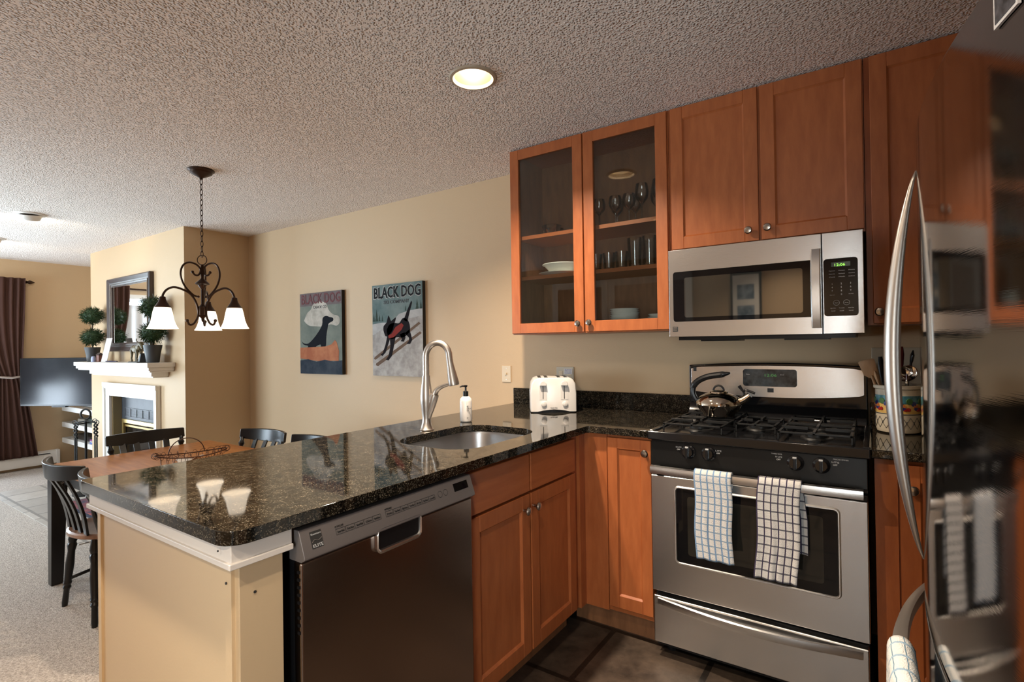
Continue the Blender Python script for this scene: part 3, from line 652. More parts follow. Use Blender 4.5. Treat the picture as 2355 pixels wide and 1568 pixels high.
build('photo_print', MB().rings([[mpt(-2.020, 1.636, o), mpt(-1.969, 1.636, o), mpt(-1.969, 1.694, o), mpt(-2.020, 1.694, o)] for o in (.001, .004)]), WPLASTIC, mg, smooth=False)
build('dark_picture', MB().rings([[mpt(-2.016, 1.640, o), mpt(-1.973, 1.640, o), mpt(-1.973, 1.690, o), mpt(-2.016, 1.690, o)] for o in (.0035, .0045)]), mottled('dark_photo', (.01, .01, .01), (.08, .08, .09), 90, .3, 0), mg, smooth=False)
# ================================================================== TOWELS
def towel(name, label, m, x0, x1, ytop, ztop, rad, lf, lb, yf, yb, seed, group=None, axis='x', slant=0.0, backshift=0):
    rnd = random.Random(seed); ph = [rnd.uniform(0, 6) for _ in range(4)]
    Ltop = PI*rad; L = lf+Ltop+lb; W = x1-x0
    def fn(u, v):
        s = v*L; x = x0+W*u; hang = 0
        if s < lf:
            h = lf-s; y, z = ytop-rad-.001, ztop-h; hang = h/lf
        elif s < lf+Ltop:
            a = (s-lf)/rad; y, z = ytop-rad*math.cos(a), ztop+rad*math.sin(a)
        else:
            h = s-lf-Ltop; y, z = ytop+rad+.001, ztop-h; hang = -h/lb
        wv = .003*math.sin(u*11+ph[0])+.0018*math.sin(u*23+ph[1]+v*3)
        y += (-abs(wv) if hang >= 0 else abs(wv)*.4)*(.4+abs(hang)) - (.004*hang if hang > 0 else 0)
        if hang > 0: x += slant*hang + .003*math.sin(v*14+ph[2])
        if hang < 0: x += backshift*min(1, -hang*2)
        z += .0015*math.sin(u*17+ph[3])*(1 if hang > .9 or hang < -.9 else 0)
        p = (x, y, z) if axis == 'x' else (fx(x)-.040+(y), x, z)
        return p, (W*u, s)
    o = build(name, MB().grid(fn, 20, 70), m, None, solid=.0035)
    return tag(o, label, 'towel', group)
BLUEC = check_cloth('blue_check_terry', (.20, .32, .50), (.24, .33, .42), .0232, .026, .22, .17)
DARKC = check_cloth('dark_check_terry', (.045, .035, .075), (.13, .13, .15), .0226, .030, .18, .17)
BLUEL = check_cloth('pale_blue_check_terry', (.36, .52, .68), (.20, .33, .45), .05, .022, .14, .09, (.82, .84, .84))
towel('dish_towel', 'white terry dish towel with blue check hanging left on the oven handle', BLUEC, .494, .628, -.720, .779, .020, .31, .20, 0, 0, 3, slant=.006, backshift=-.008)
towel('dish_towel', 'white terry dish towel with dark purple check hanging right on the oven handle', DARKC, .718, .855, -.720, .779, .020, .335, .24, 0, 0, 5, slant=-.014, backshift=.014)
towel('dish_towel', 'white terry towel with thin blue lines over the freezer drawer handle', BLUEL, -1.73, -1.50, .0, .683, .019, .34, .20, 0, 0, 9, axis='y')
# ================================================================== ON THE COUNTER
# faucet: spout arches towards +X over the sink
fc = thing('kitchen_faucet', (-.557, -1.082, ZC), 'brushed nickel pull-down gooseneck faucet behind the sink', 'faucet')
fxx, fyy = -.560, -1.084
build('body', MB().lathe([(.030, 0), (.031, .004), (.026, .012), (.020, .035), (.0185, .055), (.022, .085), (.026, .125), (.0265, .150), (.023, .185), (.0185, .215), (.0175, .237), (.0175, .240)], (fxx, fyy, ZC), 28), NICKEL, fc)
sp = [(fxx, fyy, 1.150), (fxx, fyy, 1.22)]
cx_, cz_ = fxx+.062, 1.235
dirx, diry = .92, .39
def sd_(d, z): return (fxx+dirx*d, fyy+diry*d, z)
sp = [sd_(0, 1.152), sd_(0, 1.20)]+[sd_(.054-.054*math.cos(a*PI/12), 1.236+.062*math.sin(a*PI/12)) for a in range(0, 12)]+[sd_(.1105, 1.210)]
build('spout', MB().tube(sp, [.0145]*2+[.0145]*12+[.0145], 16), NICKEL, fc)
h0, h1 = Vector(sd_(.110, 1.214)), Vector(sd_(.128, 1.112)); ax = (h1-h0).normalized(); L_ = (h1-h0).length
build('spray_head', MB().lathe([(.0145, 0), (.0150, .003), (.0150, .012), (.017, .030), (.0225, L_*.75), (.0245, L_*.93), (.0235, L_), (.018, L_+.002)], h0, 24, ax), NICKEL, fc)
sideb = Vector((.95, .3, 0)).normalized()
lv = [Vector((fxx, fyy, .955)), Vector((fxx, fyy, .99))+sideb*.012, Vector((fxx, fyy, 1.030))+sideb*.026, Vector((fxx, fyy, 1.060))+sideb*.036, Vector((fxx, fyy, 1.072))+sideb*.040]
build('handle_boss', MB().tube(lv, [.014, .016, .019, .020, .019], 16), NICKEL, fc)
lv = smooth_path([Vector((fxx, fyy, 1.070))+sideb*.040, Vector((fxx, fyy, 1.090))+sideb*.050, Vector((fxx, fyy, 1.106))+sideb*.075, Vector((fxx, fyy, 1.120))+sideb*.118], 4)
build('lever', MB().tube(lv, [.0175-.0007*k for k in range(len(lv))], 12, flat=(1, .7)), NICKEL, fc)
# soap
sx, sy = -.571, -.800
so = thing('soap_bottle', (sx, sy, ZC), 'white hand soap pump bottle with black pump beside the faucet', 'bottle')
sb = build('bottle', MB().lathe([(.024, 0), (.029, .004), (.030, .010), (.030, .098), (.027, .112), (.018, .121), (.012, .124), (.012, .128)], (sx, sy, ZC), 28), WPLASTIC, so)
pm = build('pump', MB().lathe([(.013, .124), (.013, .147), (.006, .149), (.0045, .151), (.0045, .168), (.008, .169), (.010, .176), (.004, .178)], (sx, sy, ZC), 18).tube([(sx, sy, ZC+.172), (sx-.012, sy-.010, ZC+.173), (sx-.022, sy-.018, ZC+.168)], [.0045, .004, .003], 8), BLACKM, so, label='black pump top')
nd = Vector((1.067-sx, -2.78-sy, 0)).normalized(); rd = Vector((-nd.y, nd.x, 0))
def lab(s, dz, h, w): text('label_lettering', s, LABEL, sb, Vector((sx, sy, ZC+dz))+nd*.0302+rd*.004-rd*w*.0, rd, (0, 0, 1), h, w)
lab('OC', .075, .009, .011); lab('HAND SOAP', .064, .007, .020); lab('lavender', .056, .004, .011); lab('500 ml', .022, .004, .009)
# toaster: front turned towards the camera
tt = thing('toaster', (-.42, -.24, ZC), 'white four-slice toaster in the corner of the granite counter', 'toaster')
fl = Vector((-.464, -.382, 0)); frr = Vector((-.258, -.242, 0)); xd = (frr-fl).normalized(); yd = Vector((-xd.y, xd.x, 0)); Wt = (frr-fl).length; Dt = .235
TT = Matrix(((xd.x, yd.x, 0, fl.x), (xd.y, yd.y, 0, fl.y), (0, 0, 1, ZC), (0, 0, 0, 1)))
prof = [(0, .0), (0, .10), (.006, .150), (.020, .172), (.045, .182), (Wt-.045, .182), (Wt-.020, .172), (Wt-.006, .150), (Wt, .10), (Wt, 0), (Wt-.03, .0), (Wt-.06, .006), (Wt/2, .012), (.06, .006), (.03, .0)]
def off(poly, d):
    cx = Wt/2; cz = .09; return [(cx+(x-cx)*(1-d/cx), cz+(z-cz)*(1-d/cz) if z > .05 else z) for x, z in poly]
base = [(x, z+.006) for x, z in prof]
R = [[(x, y, z) for x, z in off(base, d)] for y, d in ((.0, .010), (.003, .004), (.010, 0), (.050, 0), (.056, -.001), (.18, -.001), (Dt-.010, .0), (Dt-.003, .004), (Dt, .012))]
th = build('shell', MB(TT).rings(R), WPLASTIC, tt, ang=30)
build('base_tray', MB(TT).box(.012, .012, .0, Wt-.012, Dt-.012, .012), BLACKM, tt)
for k in (.068, .184):
    x = k*Wt/.252
    build('lever_channel', MB(TT).box(x-.020, -.001, .070, x+.020, .001, .152).rings([[(x-.020, -.0012, .152), (x+.020, -.0012, .152), (x+.020, -.0012, .070), (x-.020, -.0012, .070)], [(x-.014, -.0005, .150), (x+.014, -.0005, .150), (x+.014, -.0005, .075), (x-.014, -.0005, .075)]]), WPLASTIC, tt)
    build('lever_slot', MB(TT).box(x-.002, -.0022, .075, x+.002, .0, .158), LABEL, tt, smooth=False)
    build('lever', MB(TT).prism([(x-.018, .146), (x+.018, .146)]+[(x+.018*math.cos(a), .152+.020*math.sin(a)) for a in [PI*k2/8 for k2 in range(9)]], -.020, -.001, 'xz'), WPLASTIC, tt, bevel=.003)
    build('browning_dial', MB(TT).lathe([(.015, 0), (.014, .007), (.010, .009)], (x+.004, .0, .047), 20, (-yd.x*0, -1, 0)), WPLASTIC, tt)
text('maker_name', 'Proctor Silex', LABEL, tt, TT @ Vector((Wt/2-.018, -.0008, .024)), xd, (0, 0, 1), .008, .036)
for i, yy in enumerate((.045, .085, .140, .180)): pass
for xx in (.052, .088, .158, .196): build('bread_slot', MB(TT).box(xx*Wt/.252-.009, .040, .184, xx*Wt/.252+.009, .195, .1895), BLACKM, tt)
# switch plate and outlet on the north wall
sw = thing('light_switch', (-.888, 0, 1.096), 'almond toggle switch plate on the wall left of the glass cabinet', 'switch')
ALM = mat('almond_plastic', (.62, .50, .34), .4)
build('plate', MB().box(-.922, -.006, 1.043, -.853, 0, 1.150), ALM, sw, bevel=.002)
build('toggle', MB().box(-.893, -.014, 1.090, -.883, -.005, 1.104), ALM, sw, bevel=.002)
for z in (1.060, 1.133): build('screw', MB().lathe([(.003, 0), (.002, .001)], (-.888, -.006, z), 8, (0, -1, 0)), KNOBM, sw)
ou = thing('wall_outlet', (-.458, 0, 1.11), 'almond double outlet plate with white tag on the wall behind the toaster', 'outlet')
build('plate', MB().box(-.517, -.006, 1.04, -.399, 0, 1.147), mat('greyed_almond', (.48, .42, .32), .4), ou, bevel=.002)
for x in (-.487, -.429):
    for z in (1.073, 1.110): build('socket', MB().box(x-.012, -.0075, z-.013, x+.012, -.005, z+.013).box(x-.006, -.0085, z-.006, x-.004, -.007, z+.006).box(x+.004, -.0085, z-.006, x+.006, -.007, z+.006), LABEL if False else ALM, ou, bevel=.001)
build('paper_tag', MB().box(-.462, -.0085, 1.103, -.408, -.007, 1.136), WPLASTIC, ou, smooth=False)
for k, s in enumerate(('TEST BUTTON', 'RESETS THIS', 'OUTLET WHEN', 'TRIPPED')): text('tag_lettering', s, mat('blue_print', (.2, .2, .4), .6), ou, (-.459, -.0088, 1.129-.0075*k), (1, 0, 0), (0, 0, 1), .006, .046)
wp2 = tag(build('wall_plate', MB().box(1.058, -.006, 1.095, 1.23, 0, 1.247), mat('tan_plate', (.46, .38, .27), .4), None, bevel=.002), 'plain tan cover plate on the wall behind the utensil crock', 'wall plate')
# kettle
kx, ky, kz = .498, -.345, .9565
kt = thing('tea_kettle', (kx, ky, kz), 'shiny steel tea kettle with black handle on the back left burner', 'kettle')
KM = mat('gold_tinted_steel', (.76, .68, .57), .06, 1)
bd = build('kettle_body', MB().lathe([(.060, 0), (.066, .003), (.068, .012), (.084, .030), (.096, .052), (.094, .066), (.078, .086), (.055, .098), (.040, .102), (.038, .105)], (kx, ky, kz), 36), KM, kt)
build('lid', MB().lathe([(.040, .103), (.038, .108), (.022, .114), (.004, .116)], (kx, ky, kz), 28), KM, kt)
build('lid_loop', MB().tube([(kx+.022*math.cos(a*PI/10), ky, kz+.110+.024*math.sin(a*PI/10)) for a in range(11)], .0045, 8), BLACKM, kt)
build('spout', MB().tube([(kx+.070, ky, kz+.058), (kx+.105, ky, kz+.078), (kx+.128, ky, kz+.097)], [.020, .016, .013], 16), KM, kt)
build('whistle_lever', MB().tube(smooth_path([(kx+.105, ky, kz+.092), (kx+.103, ky, kz+.110), (kx+.115, ky-.01, kz+.118), (kx+.150, ky-.014, kz+.106)]), .005, 8).tube([(kx+.103, ky, kz+.108), (kx+.085, ky, kz+.135)], [.004, .008], 8), BLACKM, kt)
hp = smooth_path([(kx-.085, ky, kz+.050), (kx-.108, ky, kz+.085), (kx-.110, ky, kz+.120), (kx-.090, ky, kz+.150), (kx-.045, ky, kz+.172), (kx+.010, ky, kz+.182), (kx+.050, ky, kz+.190)], 5)
build('handle', MB().tube(hp, [.012]*12+[.014]*(len(hp)-16)+[.010, .008, .006, .003], 10), BLACKM, kt)
# crock with utensils
ux, uy = 1.142, -.185
uc = thing('utensil_crock', (ux, uy, ZC), 'cream ceramic crock with painted fruit band and blue lattice holding utensils', 'crock')
CRM = mat('cream_glaze', (.70, .62, .48), .2)
ck = build('crock_body', MB().lathe([(.058, 0), (.070, .006), (.074, .02), (.074, .172), (.080, .176), (.080, .186), (.074, .189), (.068, .186), (.068, .03), (.002, .028)], (ux, uy, ZC), 40), CRM, uc)
def band(z0, z1, m, nm, r=.0746): return build(nm, MB().lathe([(r-.001, z0), (r, z0+.0005), (r, z1-.0005), (r-.001, z1)], (ux, uy, ZC), 40, closed=True), m, ck)
band(.080, .118, mat('ochre_glaze', (.70, .44, .12), .25), 'ochre_band'); band(.118, .150, mottled('teal_glaze', (.03, .14, .20), (.10, .30, .36), 60, .25, 0), 'teal_band')
band(.0755, .079, LABEL, 'dark_line', .0748)
def cyl(a, z, r=.0755): return (ux+r*math.cos(a), uy+r*math.sin(a), ZC+z)
a0 = -PI/2-.03
fruit = {'plum': mat('plum_blue', (.02, .03, .16), .2), 'cherry': mat('cherry_red', (.35, .02, .02), .2), 'leaf': mat('leaf_green', (.05, .14, .04), .4), 'orange': mat('peach_orange', (.55, .16, .04), .3)}
for k in range(-4, 5):
    a = a0+k*.62
    for nm, da, z, r in (('plum', .10, .118, .0095), ('plum', .22, .103, .0095), ('cherry', -.16, .097, .0075), ('cherry', -.30, .096, .0065), ('leaf', -.12, .128, .012), ('orange', -.42, .108, .010)):
        c = cyl(a+da, z); build('painted_'+nm, MB().lathe([(r, -.001), (r*.95, .0012), (.001, .0016)], c, 12, (math.cos(a+da), math.sin(a+da), 0)), fruit[nm], ck)
for k in range(-4, 5):
    a = a0+k*.36
    lt = MB()
    for s in (-1, 1):
        lt.tube([cyl(a+s*(-.18+.36*i/6), .066-.044*abs(1-i/3.0) if False else .022+.044*i/6, .0748) for i in range(7)], .0008, 4)
    lt.tube([cyl(a-.03, .050, .0752), cyl(a+.03, .040, .0752)], .001, 4).tube([cyl(a+.03, .050, .0752), cyl(a-.03, .040, .0752)], .001, 4)
    build('lattice_line', lt, LABEL, ck)
UW = wood('utensil_wood', (.35, .20, .10), (.50, .30, .16), .6)
def utensil(name, label, dx, dy, tx, ty, top, m, kind):
    base = Vector((ux+dx, uy+dy, ZC+.04)); tip = Vector((ux+tx, uy+ty, ZC+top)); d = (tip-base)
    u = thing(name, base, label, 'utensil')
    build('shaft', MB().tube([base, base+d*.5, tip], [.005, .006, .006], 8, flat=(1.3, .8)), m, u)
    q = d.normalized()
    if kind == 'spoon': build('head', MB().tube([tip-q*.01, tip+q*.012, tip+q*.035, tip+q*.055], [.006, .018, .022, .006], 12, flat=(1, .35)), m, u)
    elif kind == 'spatula': build('head', MB().tube([tip-q*.01, tip+q*.005, tip+q*.06, tip+q*.065], [.008, .022, .026, .020], 8, flat=(.18, 1.1)), m, u)
    elif kind == 'ladle': build('head', MB().lathe([(.004, -.03), (.025, -.022), (.036, 0), (.034, 0), (.022, -.018), (.003, -.026)], tip, 20, (-.3, -.8, .5)), CHROME, u)
    elif kind == 'grip': build('head', MB().tube([tip-q*.06, tip-q*.02, tip+q*.02, tip+q*.05], [.007, .011, .012, .007], 10), m, u)
    return u
RED = mat('dark_red_handle', (.10, .012, .012), .3)
utensil('wooden_spatula', 'flat wooden spatula leaning left in the crock', -.03, 0, -.085, -.01, .225, UW, 'spatula')
utensil('wooden_spoon', 'pale wooden spoon leaning left in the crock', -.02, -.02, -.060, -.02, .19, UW, 'spoon')
utensil('serving_spoon', 'black handled spoon standing in the left of the crock', -.03, .02, -.050, .02, .25, BLACKM, 'grip')
utensil('carving_knife', 'dark red handled knife standing upright in the crock', 0, .02, .012, .02, .29, RED, 'grip')
utensil('soup_ladle', 'steel ladle with upturned bowl in the crock', .02, -.01, .030, -.02, .235, CHROME, 'ladle')
utensil('serving_spoon', 'black slotted spoon at the back of the crock', .01, .03, .045, .03, .27, BLACKM, 'spoon')
# ================================================================== DISHES BEHIND THE GLASS DOORS
def vessel(name, prof, m, label, cat, group=None, n=24, parts=None):
    t = thing(name, (0, 0, 0), label, cat, group)
    build(parts or 'body', MB().lathe(prof, (0, 0, 0), n), m, t); return t
def put(t, x, y, z): t.location = (x, y, z); return t
S0, S1, S2 = UZ0+.018, SH[0], SH[1]
WG = [(.032, 0), (.032, .002), (.006, .005), (.0035, .012), (.0035, .075), (.008, .082), (.030, .105), (.036, .130), (.034, .155), (.030, .172), (.0292, .172), (.033, .155), (.035, .130), (.029, .106), (.006, .084)]
wgl = put(vessel('wine_glass', WG, TUMBLER, '', 'glass', 'wine glasses on the upper shelf'), -.16, -.15, S2)
spots = [(-.115, -.23, .86), (-.02, -.24, .86), (.055, -.24, .86), (.035, -.10, 1.05), (.115, -.22, 1.12), (.205, -.23, 1.14), (.155, -.11, 1.15), (.235, -.12, 1.15), (-.06, -.12, .95)]
labs = ['short wine glass at the left behind the right glass door', 'short wine glass second from left on the top shelf', 'short wine glass third from left on the top shelf', 'wine glass at the back near the middle of the top shelf', 'tall wine glass in front right of the middle on the top shelf', 'tall wine glass in front at the right end of the top shelf', 'tall wine glass in the back row right of the middle', 'tall wine glass in the back row at the right end', 'wine glass in the back row at the left of the right door']
wgl['label'] = 'wine glass half hidden behind the frame of the left glass door'
wgl.location = (-.235, -.20, S2)
for (x, y, s), lb in zip(spots, labs): dup(wgl, (x, y, S2), 0, lb, sc=(.95, .95, s))
gbw = put(vessel('glass_bowl', [(.03, 0), (.035, .004), (.055, .045), (.056, .048), (.053, .046), (.033, .008), (.002, .006)], TUMBLER, 'small clear glass bowl alone on the top shelf behind the left door', 'bowl'), -.43, -.16, S2)
dup(gbw, (-.40, -.24, S2), 0, 'small clear glass bowl in front on the top shelf behind the left door')
TB = [(.026, 0), (.027, .002), (.034, .085), (.0325, .085), (.0255, .008), (.002, .007)]
tb = put(vessel('tumbler', TB, TUMBLER, 'short tumbler at the left end of the middle shelf', 'glass', 'tumblers on the middle shelf'), -.128, -.25, S1)
k = 0
names = ['second', 'third', 'fourth', 'fifth']
for i, (x, y) in enumerate([(-.055, -.25), (.015, -.25), (-.09, -.17), (-.02, -.17)]): dup(tb, (x, y, S1), 0, 'short tumbler, %s of the short ones from the left front' % names[i])
tl = put(vessel('tall_tumbler', [(.030, 0), (.031, .003), (.038, .145), (.0365, .145), (.029, .012), (.002, .010)], TUMBLER, 'tall tumbler nearest the short ones on the middle shelf', 'glass', 'tumblers on the middle shelf'), .085, -.25, S1)
for (x, y), lb in zip([(.160, -.25), (.235, -.25), (.075, -.165), (.150, -.165), (.225, -.165)], ['tall tumbler in the middle of the front row', 'tall tumbler at the right end of the front row', 'tall tumbler at the left of the back row', 'tall tumbler in the middle of the back row', 'tall tumbler at the right end of the back row']): dup(tl, (x, y, S1), 0, lb)
pl0 = put(vessel('serving_plate', [(.07, 0), (.075, .004), (.125, .016), (.126, .018), (.12, .018), (.07, .007), (.002, .006)], CHINA, 'white serving plate under the white bowl on the middle shelf', 'plate'), -.385, -.17, S1)
put(vessel('serving_bowl', [(.055, 0), (.06, .004), (.100, .050), (.112, .055), (.112, .059), (.098, .056), (.055, .010), (.002, .008)], CHINA, 'wide white serving bowl on the middle shelf behind the left door', 'bowl'), -.375, -.17, S1+.009)
PL = [(.07, 0), (.075, .003), (.118, .012), (.119, .014), (.112, .014), (.07, .006), (.002, .005)]
pls = put(vessel('dinner_plate', PL, CHINA, 'lowest dinner plate of the stack behind the left door', 'plate', 'stacked dinner plates'), -.42, -.19, S0)
for i in range(1, 5): dup(pls, (-.42+.002*(i % 2), -.19, S0+.0062*i), 0, ['', 'second dinner plate from the bottom of the stack', 'third dinner plate from the bottom of the stack', 'fourth dinner plate from the bottom of the stack', 'topmost dinner plate of the stack behind the left door'][i])
BW = [(.035, 0), (.038, .003), (.055, .012), (.074, .028), (.075, .030), (.070, .029), (.036, .007), (.002, .006)]
bw = put(vessel('soup_bowl', BW, CHINA, 'lowest soup bowl of the tall stack behind the right door', 'bowl', 'tall stack of soup bowls'), .005, -.20, S0)
on = ['second', 'third', 'fourth', 'fifth', 'sixth', 'seventh', 'eighth']
for i in range(7): dup(bw, (.005+.002*math.sin(i*2), -.20, S0+.0105*(i+1)), 0, ('topmost soup bowl of the tall stack' if i == 6 else '%s soup bowl from the bottom of the tall stack' % on[i]))
bw2 = dup(bw, (.185, -.20, S0), 0, 'lowest bowl of the short tilted stack at the right', 'short stack of bowls', sc=(.8, .8, 1))
for i in range(3): dup(bw, (.185+.004*i, -.20, S0+.013*(i+1)), 0, ['second bowl of the short stack at the right', 'third bowl of the short stack at the right', 'topmost bowl of the short stack at the right'][i], 'short stack of bowls', sc=(.8, .8, 1))
# ================================================================== LIGHTS
for i, (x, y) in enumerate(LAMPS):
    t = thing('recessed_light', (x, y, H), ['lit round recessed ceiling light above the sink', 'lit recessed ceiling light above the near end of the peninsula', 'added recessed fill light in the middle of the kitchen aisle', 'added recessed fill light behind the camera'][i], 'ceiling light', 'recessed kitchen lights')
    build('trim_ring', MB().lathe([(.076, .002), (.077, -.004), (.083, -.009), (.094, -.007), (.098, -.001), (.098, .001)], (x, y, H), 48, closed=True), mat('tan_trim_ring', (.42, .34, .25), .5), t)
    build('reflector', MB().rings([[(x+r*math.cos(2*PI*k/48), y+r*math.sin(2*PI*k/48), H+z) for k in range(48)] for r, z in ((.0765, -.002), (.075, .02), (.066, .07), (.056, .11))], cap=False), CAN, t)
    build('housing_top', MB().lathe([(.06, .11), (.06, .115)], (x, y, H), 24), CAN, t)
    build('bulb', MB().lathe([(.003, .052), (.028, .055), (.040, .066), (.044, .080), (.030, .100), (.02, .109)], (x, y, H), 24), BULB, t)
    area('lamp_glow', (x, y, H+.022), (0, 0, -1), .07, .07, (30, 26, 7, 18)[i], KIT, 'DISK', spread=2.35)
for (x, y), lb in (((-4.43, -1.50), 'round surface ceiling light over the living room, the nearer one'), ((-5.86, -1.45), 'round surface ceiling light over the living room, the farther one')):
    t = thing('eyeball_light', (x, y, H), lb, 'ceiling light', 'living room ceiling lights')
    build('trim_ring', MB().lathe([(.10, 0), (.10, -.005), (.085, -.012), (.06, -.008)], (x, y, H), 32, closed=True), WHITE, t)
    build('eyeball', MB().lathe([(.070, .0), (.068, -.020), (.056, -.042), (.052, -.044), (.050, -.030), (.02, -.028)], (x, y, H-.005), 32, (.25, -.12, 1)), WHITE, t)
    pl_ = bpy.data.lights.new('eyeball_glow', 'SPOT'); pl_.energy = 9; pl_.color = WARM; pl_.spot_size = 2.9; pl_.spot_blend = .6; pl_.shadow_soft_size = .03
    oo = bpy.data.objects.new('eyeball_glow', pl_); C.objects.link(oo); oo.location = (x-.07, y-.0, H-.065); oo.rotation_euler = Vector((-.9, .25, .35)).to_track_quat('-Z', 'Y').to_euler()
# chandelier
CX, CY = -2.293, -1.207
vh = Vector((-.566, .824, 0)); rh = Vector((.824, .566, 0))
ch = thing('chandelier', (CX, CY, H), 'bronze three-arm chandelier with frosted bell shades over the dining table', 'chandelier')
build('ceiling_canopy', MB().lathe([(.072, 0), (.074, -.006), (.062, -.014), (.060, -.022), (.040, -.034), (.020, -.044), (.009, -.050), (.009, -.058)], (CX, CY, H), 32), BRONZE, ch)
cm = MB(); z = H-.056; i = 0
while z > 1.865:
    pts = []
    for k in range(12):
        a = 2*PI*k/12; w = .0075*math.cos(a); h = .019*math.sin(a); d = (rh if i % 2 == 0 else vh)*w; pts.append((CX+d.x, CY+d.y, z-.017+h))
    cm.tube(pts, .0022, 6, closed=True); z -= .0315; i += 1
build('chain', cm, BRONZE, ch)
ring = [Vector((CX, CY, 1.827))+rh*.029*math.cos(a*PI/12)+Vector((0, 0, .029*math.sin(a*PI/12))) for a in range(24)]
build('loop', MB().tube(ring, .0028, 6, closed=True), BRONZE, ch)
build('centre_column', MB().lathe([(.004, 1.800), (.009, 1.795), (.009, 1.715), (.014, 1.708), (.036, 1.688), (.040, 1.680), (.024, 1.674), (.017, 1.662), (.008, 1.650), (.008, 1.560), (.013, 1.552), (.024, 1.543), (.024, 1.492), (.027, 1.488), (.014, 1.478), (.008, 1.470), (.009, 1.462), (.003, 1.450)], (CX, CY, 0), 20), BRONZE, ch)
vr = Vector((-.906, .424, 0)); lr = Vector((.424, .906, 0))
dirs = [lr*-.203+vr*-.078, lr*.169+vr*-.137, lr*.032+vr*.215]
for d in dirs:
    d = d.normalized(); P = lambda r, z: Vector((CX, CY, z))+d*r*.888
    am = build('arm', MB().tube(smooth_path([P(.094, 1.452), P(.086, 1.436), P(.070, 1.432), P(.047, 1.449), P(.027, 1.498), P(.041, 1.568), P(.077, 1.618), P(.130, 1.643), P(.177, 1.650), P(.215, 1.633), P(.236, 1.605), P(.240, 1.585)], 5), .0062, 8).ball(P(.096, 1.456), .010), BRONZE, ch)
    build('heart_scroll', MB().tube(smooth_path([P(.058, 1.745), P(.045, 1.733), P(.026, 1.733), P(.012, 1.752), P(.016, 1.778), P(.040, 1.798), P(.077, 1.805), P(.110, 1.792), P(.130, 1.757), P(.130, 1.710), P(.105, 1.657), P(.058, 1.612), P(.028, 1.602)], 5), .0056, 8).ball(P(.060, 1.749), .009).ball(P(.026, 1.602), .008), BRONZE, am)
    c = P(.240, 0)
    build('socket_cup', MB().lathe([(.010, 1.593), (.016, 1.589), (.017, 1.578), (.022, 1.562), (.034, 1.542), (.042, 1.531), (.038, 1.527)], (c.x, c.y, 0), 24), BRONZE, ch)
    build('glass_shade', MB().lathe([(.030, 1.532), (.042, 1.527), (.049, 1.500), (.057, 1.455), (.069, 1.420), (.079, 1.407), (.077, 1.405), (.055, 1.453), (.046, 1.498), (.038, 1.522), (.028, 1.528)], (c.x, c.y, 0), 32), SHADE, ch, label='glowing frosted white bell shade')
# ================================================================== POSTERS
def poster(name, label, x0, x1, z0, z1):
    t = thing(name, ((x0+x1)/2, 0, (z0+z1)/2), label, 'picture')
    build('canvas', MB().box(x0, -.030, z0, x1, -.001, z1), mat('black_canvas_edge', (.01, .01, .01), .6), t, smooth=False); return t
def patch(t, name, pts, x0, x1, z0, z1, m, y):
    return build(name, MB().prism([(x0+(x1-x0)*u, z0+(z1-z0)*v) for u, v in pts], y, y+.0006, 'xz'), m, t, smooth=False)
px = (-3.070, -2.500, 1.060, 1.752)
p1 = poster('wall_art', 'canvas print of a black dog sitting in an orange canoe under a cloud', *px)
def P1(nm, pts, m, y): patch(p1, nm, pts, px[0], px[1], px[2], px[3], m, y)
P1('sky', [(0, 0), (1, 0), (1, 1), (0, 1)], mottled('dusky_teal', (.13, .15, .13), (.20, .22, .185), 5, .7, 0, .08), -.0312)
P1('top_band', [(0, .84), (1, .84), (1, 1), (0, 1)], mottled('mauve_grey', (.13, .10, .10), (.17, .14, .14), 7, .7, 0, .08), -.0316)
P1('cloud', smooth_path([(.10, .66), (.18, .75), (.28, .80), (.34, .86), (.50, .885), (.64, .86), (.70, .78), (.80, .72), (.93, .69), (.95, .62), (.88, .58), (.75, .60), (.60, .58), (.40, .585), (.22, .60), (.10, .66)], 4)[:-1], mottled('cream_cloud', (.36, .33, .28), (.52, .48, .42), 14, .7, 0, .08), -.0320)
P1('dog', smooth_path([(.02, .425), (.07, .385), (.20, .375), (.34, .44), (.46, .52), (.545, .60), (.56, .68), (.64, .705), (.72, .69), (.80, .675), (.80, .64), (.70, .61), (.67, .55), (.64, .46), (.62, .33), (.52, .33), (.50, .36), (.40, .34), (.36, .31), (.17, .31), (.20, .345), (.08, .365), (.02, .425)], 3)[:-1], mat('dog_black', (.012, .014, .018), .9, spec=.08), -.0324)
P1('canoe', [(0, .325), (.30, .33), (.62, .335), (.76, .36), (.84, .41), (.88, .385), (.93, .28), (.92, .16), (.80, .165), (.55, .15), (0, .19)], mottled('canoe_orange', (.33, .11, .055), (.45, .18, .09), 9, .7, 0, .08), -.0328)
P1('water', [(0, 0), (1, 0), (1, .17), (.8, .155), (.6, .175), (.4, .15), (.2, .18), (0, .165)], mottled('navy_water', (.02, .03, .045), (.05, .06, .075), 9, .7, 0, .08), -.0332)
TC = mat('muted_mauve_lettering', (.16, .07, .075), .9, spec=.08)
text('lettering', 'BLACK DOG', TC, p1, (px[0]+.02, -.0330, px[2]+.60), (1, 0, 0), (0, 0, 1), .115, .53, bold=.002)
text('lettering', 'CANOE CO', LABEL, p1, (px[0]+.19, -.0332, px[2]+.555), (1, 0, 0), (0, 0, 1), .035, .18)
qx = (-2.130, -1.596, 1.062, 1.754)
p2 = poster('wall_art', 'canvas print of a black dog with red vest running downhill on brown skis', *qx)
def P2(nm, pts, m, y): patch(p2, nm, pts, qx[0], qx[1], qx[2], qx[3], m, y)
